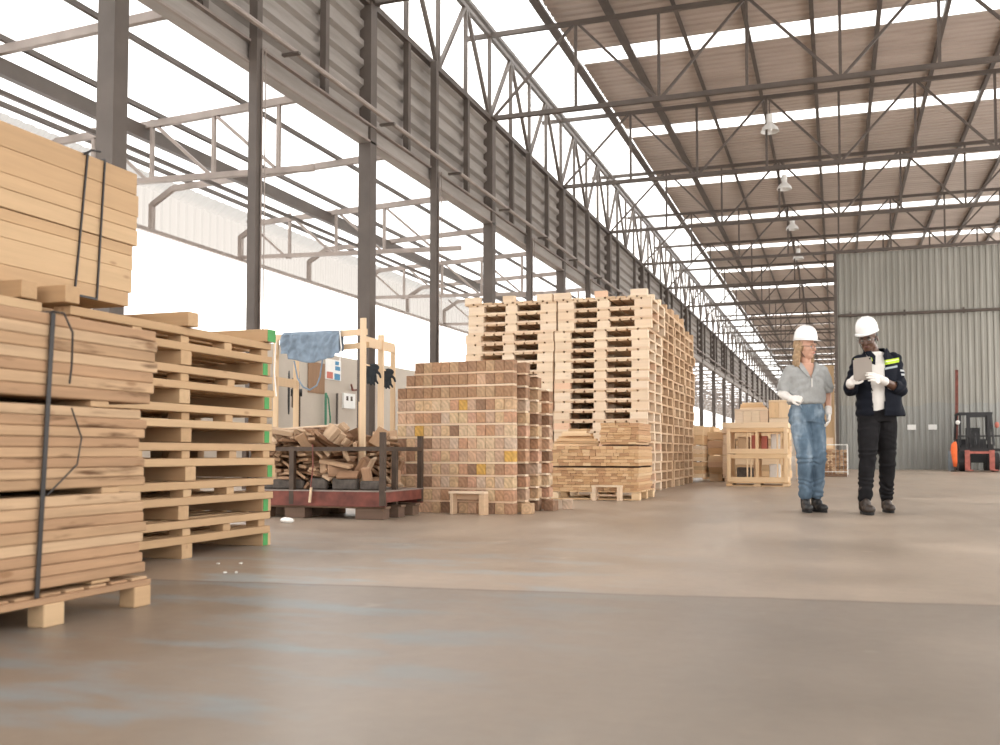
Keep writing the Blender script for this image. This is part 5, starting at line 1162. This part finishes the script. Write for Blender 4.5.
tag(wo, 'woman walking in white hard hat, loose grey shirt and blue jeans', 'person')
face_parts(wo, HW, RW, sc_, 'lip_w', 'hair'); glasses(wo, HW, RW, sc_); hard_hat(wo, HW, RW, 1.0)
# hair to the shoulders
mb = MB(); cH = Vector(HW)
def HP(p): return tuple(cH + RW @ Vector(p))
mb.ellipsoid(HP((0, .038, .03)), (.088, .084, .085), RW)
for sx, pts in ((-1, [(-.074, .02, .02), (-.082, .025, -.06), (-.098, .02, -.13), (-.092, .0, -.20)]), (1, [(.072, .0, .02), (.080, -.005, -.06), (.078, -.02, -.12), (.070, -.03, -.165)]), (0, [(-.03, .07, .0), (-.04, .075, -.09), (-.045, .07, -.17), (-.04, .06, -.21)]), (0, [(.03, .07, .0), (.035, .075, -.09), (.035, .07, -.16)]),
               (0, [(-.062, .04, .0), (-.072, .045, -.09), (-.082, .035, -.17), (-.085, .02, -.225)])):
    chain(mb, [HP(p) for p in pts], ([.026, .030, .026, .014] if len(pts) == 4 else [.03, .03, .018]), 12)
remesh(mb, 'hair', 'hair', .006, wo, 2, lambda p: .005 * math.sin(230 * (p.x + .6 * p.y) + 9 * nz3(p, 11)) + .007 * nz3((p.x, p.y, p.z), 18))
# loose grey shirt with short batwing sleeves
mb = MB()
loft(mb, [(-.05, .02, 1.035, .165, .118), (-.05, .02, 1.05, .180, .130), (-.048, .02, 1.10, .182, .132), (-.045, .015, 1.2, .172, .128), (-.045, .015, 1.30, .175, .122), (-.045, .02, 1.37, .175, .098), (-.045, .02, 1.415, .110, .070), (-.047, .02, 1.44, .068, .058)], 32)
for S_, E_, k in ((SHL, ELL, 1), (SHR, ELR, -1)):
    S_ = Vector(S_); E_ = Vector(E_); q = S_.lerp(E_, .78)
    chain(mb, [tuple(S_ + Vector((.02 * k, 0, -.0))), tuple(S_.lerp(E_, .4)), tuple(q)], [.075, .074, .068], 16)
def wr_w(p): return .010 * nz3((p.x, p.y, p.z * .5), 14) + .004 * nz3((p.x * 1.4, p.y, p.z * .35 + p.x), 30) + .004 * math.sin(70 * (p.z + .6 * abs(p.x + .05)) + 5 * nz3(p, 6)) * (.5 if p.z > 1.3 else 1)
sh = remesh(mb, 'shirt', 'polo', .007, wo, 2, wr_w)
# open neck: cut a V at the front and below the arms so that the skin shows
bm = bmesh.new(); bm.from_mesh(sh.data)
dele = [f for f in bm.faces if f.calc_center_median().y < .03 and f.calc_center_median().z > 1.275 and abs(f.calc_center_median().x + .040) < (f.calc_center_median().z - 1.275) * .40]
for S_, E_ in ((SHL, ELL), (SHR, ELR)):
    d_ = (Vector(E_) - Vector(S_)); L_ = d_.length; d_.normalize()
    dele += [f for f in bm.faces if (f.calc_center_median() - Vector(S_)).dot(d_) > L_ * .90 and (f.calc_center_median() - Vector(E_)).length < .12 and f.calc_center_median().z > 1.06 and abs(f.calc_center_median().x + .045) > .165]
bmesh.ops.delete(bm, geom=list(set(dele)), context='FACES'); bm.to_mesh(sh.data); bm.free()
sm = sh.modifiers.new('s', 'SOLIDIFY'); sm.thickness = .004
chest = remesh(loft(MB(), [(-.045, .012, 1.20, .15, .100), (-.045, .012, 1.30, .15, .098), (-.045, .018, 1.37, .13, .080), (-.048, .02, 1.43, .07, .055)]), 'upper_chest', 'skin_w', .008, wo, 3)
for sx in (-1, 1):
    m = MB(); m.v = [(-.042 + sx * .006, -.118, 1.285), (-.042 + sx * .050, -.098, 1.375), (-.045 + sx * .072, -.045, 1.435), (-.045 + sx * .098, -.060, 1.405), (-.042 + sx * .078, -.108, 1.345), (-.042 + sx * .022, -.128, 1.285)]
    m.f = [(0, 1, 4, 5), (1, 2, 3, 4)]; o = m.build('collar', 'polo', sh, smooth=False); q_ = o.modifiers.new('s', 'SOLIDIFY'); q_.thickness = .006
MB().tube([(-.040, -.130, 1.275), (-.040, -.132, 1.19)], .006, 6).build('placket', 'tee', sh)
# jeans
mb = MB()
loft(mb, [(-.045, .02, .86, .168, .118), (-.045, .02, .95, .172, .122), (-.045, .02, 1.03, .145, .108), (-.045, .02, 1.06, .138, .102)], 28)
for H_, K_, A_, dx in ((HPL, KNL, ANL, 0), (HPR, KNR, ANR, 0)):
    tt = (K_[2] - .175) / (K_[2] - A_[2]); A2 = tuple(Vector(K_).lerp(Vector(A_), tt))
    chain(mb, [(H_[0], H_[1], .88), tuple(Vector(H_).lerp(Vector(K_), .5)), K_, tuple(Vector(K_).lerp(Vector(A2), .5)), A2], [.098, .090, .074, .066, .062], 18)
def wr_j(p): return .005 * nz3(p, 14) + .004 * math.sin(95 * p.z + 8 * nz3(p, 7)) * (1.2 if (p.z < .32 or .45 < p.z < .60 or .82 < p.z < .95) else .35)
je = remesh(mb, 'jeans', 'denim', .007, wo, 2, wr_j)
for x in (-.15, .05): MB().tube([(x, -.098, 1.03), (x + (.02 if x < 0 else -.0), -.105, .98)], .008, 6).build('belt_loop', 'denim', je)
for A_, t in ((ANL, R(-6)), (ANR, R(10))): boot(wo, A_, t, 'boot', .98, 0.0, 0, .215)
# gloves and bandaged-looking pale sleeve on the bent arm
mb = MB(); hand(mb, WRL, (.80, -.30, -.05), (-.2, -.8, .5), -1, (.5, .8, .6), s=.95); chain(mb, [tuple(Vector(WRL).lerp(Vector(ELL), .55)), WRL], [.040, .034])
remesh(mb, 'glove', 'glove', .0042, wo, 1)
mb = MB(); hand(mb, WRR, (-.06, -.30, -1), (.95, .1, 0), -1, (.35, .5, .4), s=.95); chain(mb, [tuple(Vector(WRR).lerp(Vector(ELR), .25)), WRR], [.036, .033])
remesh(mb, 'glove', 'glove', .0042, wo, 1)
mb = MB(); chain(mb, [tuple(Vector(SHL).lerp(Vector(ELL), .8)), ELL, tuple(Vector(ELL).lerp(Vector(WRL), .6))], [.047, .047, .039])
remesh(mb, 'arm_sleeve', 'tee', .006, wo, 2, lambda p: .0025 * nz3(p, 40))

# ------------------------------------------------------------------ the man on the right
mr_ = Vector((.34, 9.82, 0))
HM = (-.050, -.01, 1.640); RM = face_rot(R(-36), R(16), R(-4))
mb = MB(); head_volume(mb, HM, RM, 1.08)
chain(mb, [(.020, .03, 1.48), (-.022, .015, 1.58)], [.062, .058])
loft(mb, [(.045, .03, .93, .145, .105), (.045, .03, 1.02, .145, .105), (.045, .03, 1.2, .160, .11), (.040, .03, 1.38, .180, .11), (.035, .03, 1.47, .150, .08), (.03, .03, 1.52, .08, .06)])
SL, EL_, WL = (-.120, .03, 1.425), (-.215, .02, 1.165), (-.300, -.215, 1.215)
SR, ER, WR_ = (.200, .03, 1.445), (.225, -.05, 1.160), (-.035, -.265, 1.240)
chain(mb, [SL, EL_, WL], [.060, .045, .031]); chain(mb, [SR, ER, WR_], [.060, .046, .031])
H1, K1, A1 = (-.045, .02, .92), (-.110, -.10, .50), (-.165, -.16, .12)
H2, K2, A2_ = (.115, .03, .92), (.122, .02, .50), (.150, .13, .13)
chain(mb, [H1, K1, A1], [.083, .052, .036]); chain(mb, [H2, K2, A2_], [.083, .052, .036])
mo = remesh(mb, 'person', 'skin_m', .0065, None, 3, None, mr_, (0, 0, TH))
tag(mo, 'man in white hard hat and dark jacket with yellow bands, walking and reading a tablet', 'person')
face_parts(mo, HM, RM, 1.08, 'lip_m', 'hairb'); glasses(mo, HM, RM, 1.08); hard_hat(mo, HM, RM, 1.03)
cH = Vector(HM)
mb = MB(); mb.ellipsoid(tuple(cH + RM @ Vector((0, .034, .034))), (.085, .090, .084), RM)
remesh(mb, 'hair', 'hairb', .006, mo, 2)
# white t-shirt
mb = MB(); loft(mb, [(.045, .02, .955, .155, .115), (.045, .02, 1.2, .168, .122), (.04, .02, 1.40, .178, .112), (.035, .025, 1.475, .13, .082), (.018, .025, 1.525, .072, .064)], 28)
remesh(mb, 'tee_shirt', 'tee', .008, mo, 3, lambda p: .005 * nz3((p.x, p.y, p.z * .4), 22))
# jacket
mb = MB(); loft(mb, [(.070, .03, .905, .215, .155), (.070, .03, .93, .218, .158), (.055, .03, 1.1, .200, .150), (.050, .03, 1.25, .195, .145), (.042, .03, 1.39, .200, .128), (.038, .03, 1.47, .160, .100), (.028, .03, 1.52, .105, .084), (.02, .03, 1.555, .088, .076)], 36)
for S_, E_, W_ in ((SL, EL_, WL), (SR, ER, WR_)):
    S_, E_, W_ = Vector(S_), Vector(E_), Vector(W_)
    chain(mb, [tuple(S_), tuple(S_.lerp(E_, .5)), tuple(E_), tuple(E_.lerp(W_, .34))], [.074, .068, .064, .058], 18)
def wr_k(p): return .006 * nz3((p.x, p.y, p.z * .6), 12) + .005 * math.sin(60 * (p.z - .5 * abs(p.x - .04)) + 7 * nz3(p, 5)) * (1 if p.z < 1.25 or p.x > .22 or p.x < -.17 else .3)
jk = remesh(mb, 'jacket', 'jacket', .0075, mo, 2, wr_k)
bm = bmesh.new(); bm.from_mesh(jk.data); dele = []
for f_ in bm.faces:
    c = f_.calc_center_median()
    if c.y < .05 and c.z < 1.58:
        xl = -.080 + .06 * (1.48 - c.z); xr = .045 + .05 * (c.z - .9) if c.z < 1.3 else .065 + .04 * (c.z - 1.3)
        if xl < c.x < xr and c.y < .0 or (c.z > 1.49 and c.y < .02 and abs(c.x - .015) < .07): dele.append(f_)
    if c.z < .915: dele.append(f_)
    for E_, W_ in ((EL_, WL), (ER, WR_)):
        E2, W2 = Vector(E_), Vector(W_); d_ = (W2 - E2).normalized()
        if (c - E2).dot(d_) > (W2 - E2).length * .40 and (c - E2.lerp(W2, .5)).length < .115 and c.y < -.02 and ((c - E2) - d_ * (c - E2).dot(d_)).length < .08 and c.y < -.128: dele.append(f_)
bmesh.ops.delete(bm, geom=list(set(dele)), context='FACES'); bm.to_mesh(jk.data); bm.free()
q_ = jk.modifiers.new('s', 'SOLIDIFY'); q_.thickness = .006; q_.offset = 0
for sx, xx in ((-1, -.045), (1, .080)):
    m = MB(); m.v = [(.02 + sx * .034, -.092, 1.475), (.02 + sx * .085, -.045, 1.555), (.02 + sx * .112, -.05, 1.51), (.02 + sx * .085, -.115, 1.405), (.02 + sx * .055, -.137, 1.39)]
    m.f = [(0, 1, 2, 3, 4)]; o = m.build('collar', 'jacket', jk); q_ = o.modifiers.new('s', 'SOLIDIFY'); q_.thickness = .008
for z in (1.0, 1.15, 1.28): MB().ellipsoid((-.062, -.123, z), (.007, .004, .007)).build('button', 'lens', jk, smooth=True)
# trousers
mb = MB(); loft(mb, [(.04, .025, .86, .165, .118), (.045, .025, .95, .170, .122), (.045, .025, 1.0, .158, .115)], 28)
for H_, K_, A_ in ((H1, K1, A1), (H2, K2, A2_)):
    A3 = Vector(K_).lerp(Vector(A_), (K_[2] - .16) / (K_[2] - A_[2]))
    chain(mb, [(H_[0], H_[1], .89), tuple(Vector(H_).lerp(Vector(K_), .5)), K_, tuple(Vector(K_).lerp(A3, .5)), tuple(A3)], [.106, .096, .077, .068, .064], 18)
remesh(mb, 'trousers', 'blackjean', .007, mo, 2, lambda p: .005 * nz3(p, 14) + .0045 * math.sin(85 * p.z + 9 * nz3(p, 6)) * (1.2 if (p.z < .34 or .44 < p.z < .60) else .3))
boot(mo, A1, R(-4), 'brownboot', 1.12, 0.0, 0, .19); boot(mo, A2_, R(-6), 'brownboot', 1.0, 0.0, 0, .19)
# hands on the tablet
mb = MB(); hand(mb, WL, (.50, -.30, .50), (-.70, -.60, .2), -1, (.5, .6, .4), s=1.05); chain(mb, [WL, tuple(Vector(WL).lerp(Vector(EL_), .22))], [.038, .040])
remesh(mb, 'glove', 'glove', .0042, mo, 1)
mb = MB(); hand(mb, WR_, (-.92, -.52, .22), (-.2, -.9, .25), 1, (.25, .4, .3), s=1.05, thumb=-.4); chain(mb, [WR_, tuple(Vector(WR_).lerp(Vector(ER), .18))], [.038, .042])
remesh(mb, 'glove', 'glove', .0042, mo, 1)
# tablet
def man_to_world(p): return tuple(mr_ + Matrix.Rotation(TH, 3, 'Z') @ Vector(p))
bm = bmesh.new(); bmesh.ops.create_cube(bm, size=1); bmesh.ops.scale(bm, vec=(.170, .010, .212), verts=bm.verts)
bmesh.ops.bevel(bm, geom=[e for e in bm.edges if abs(e.verts[0].co.y - e.verts[1].co.y) > .001], offset=.014, segments=4, affect='EDGES'); me = bpy.data.meshes.new('tablet'); bm.to_mesh(me); bm.free(); me.materials.append(M['tablet'])
tb = link('tablet', me, None, man_to_world((-.215, -.300, 1.335)), (Matrix.Rotation(TH, 3, 'Z') @ Matrix.Rotation(R(-8), 3, 'Y') @ Matrix.Rotation(R(18), 3, 'X')).to_euler())
tag(tb, 'grey-backed tablet held up by the man in the dark jacket', 'tablet')
MB().box((0, .0056, 0), (.152, .001, .194)).build('screen', 'black', tb); MB().ellipsoid((.067, -.006, .090), (.009, .002, .009)).build('camera_lens', 'black', tb, smooth=True)
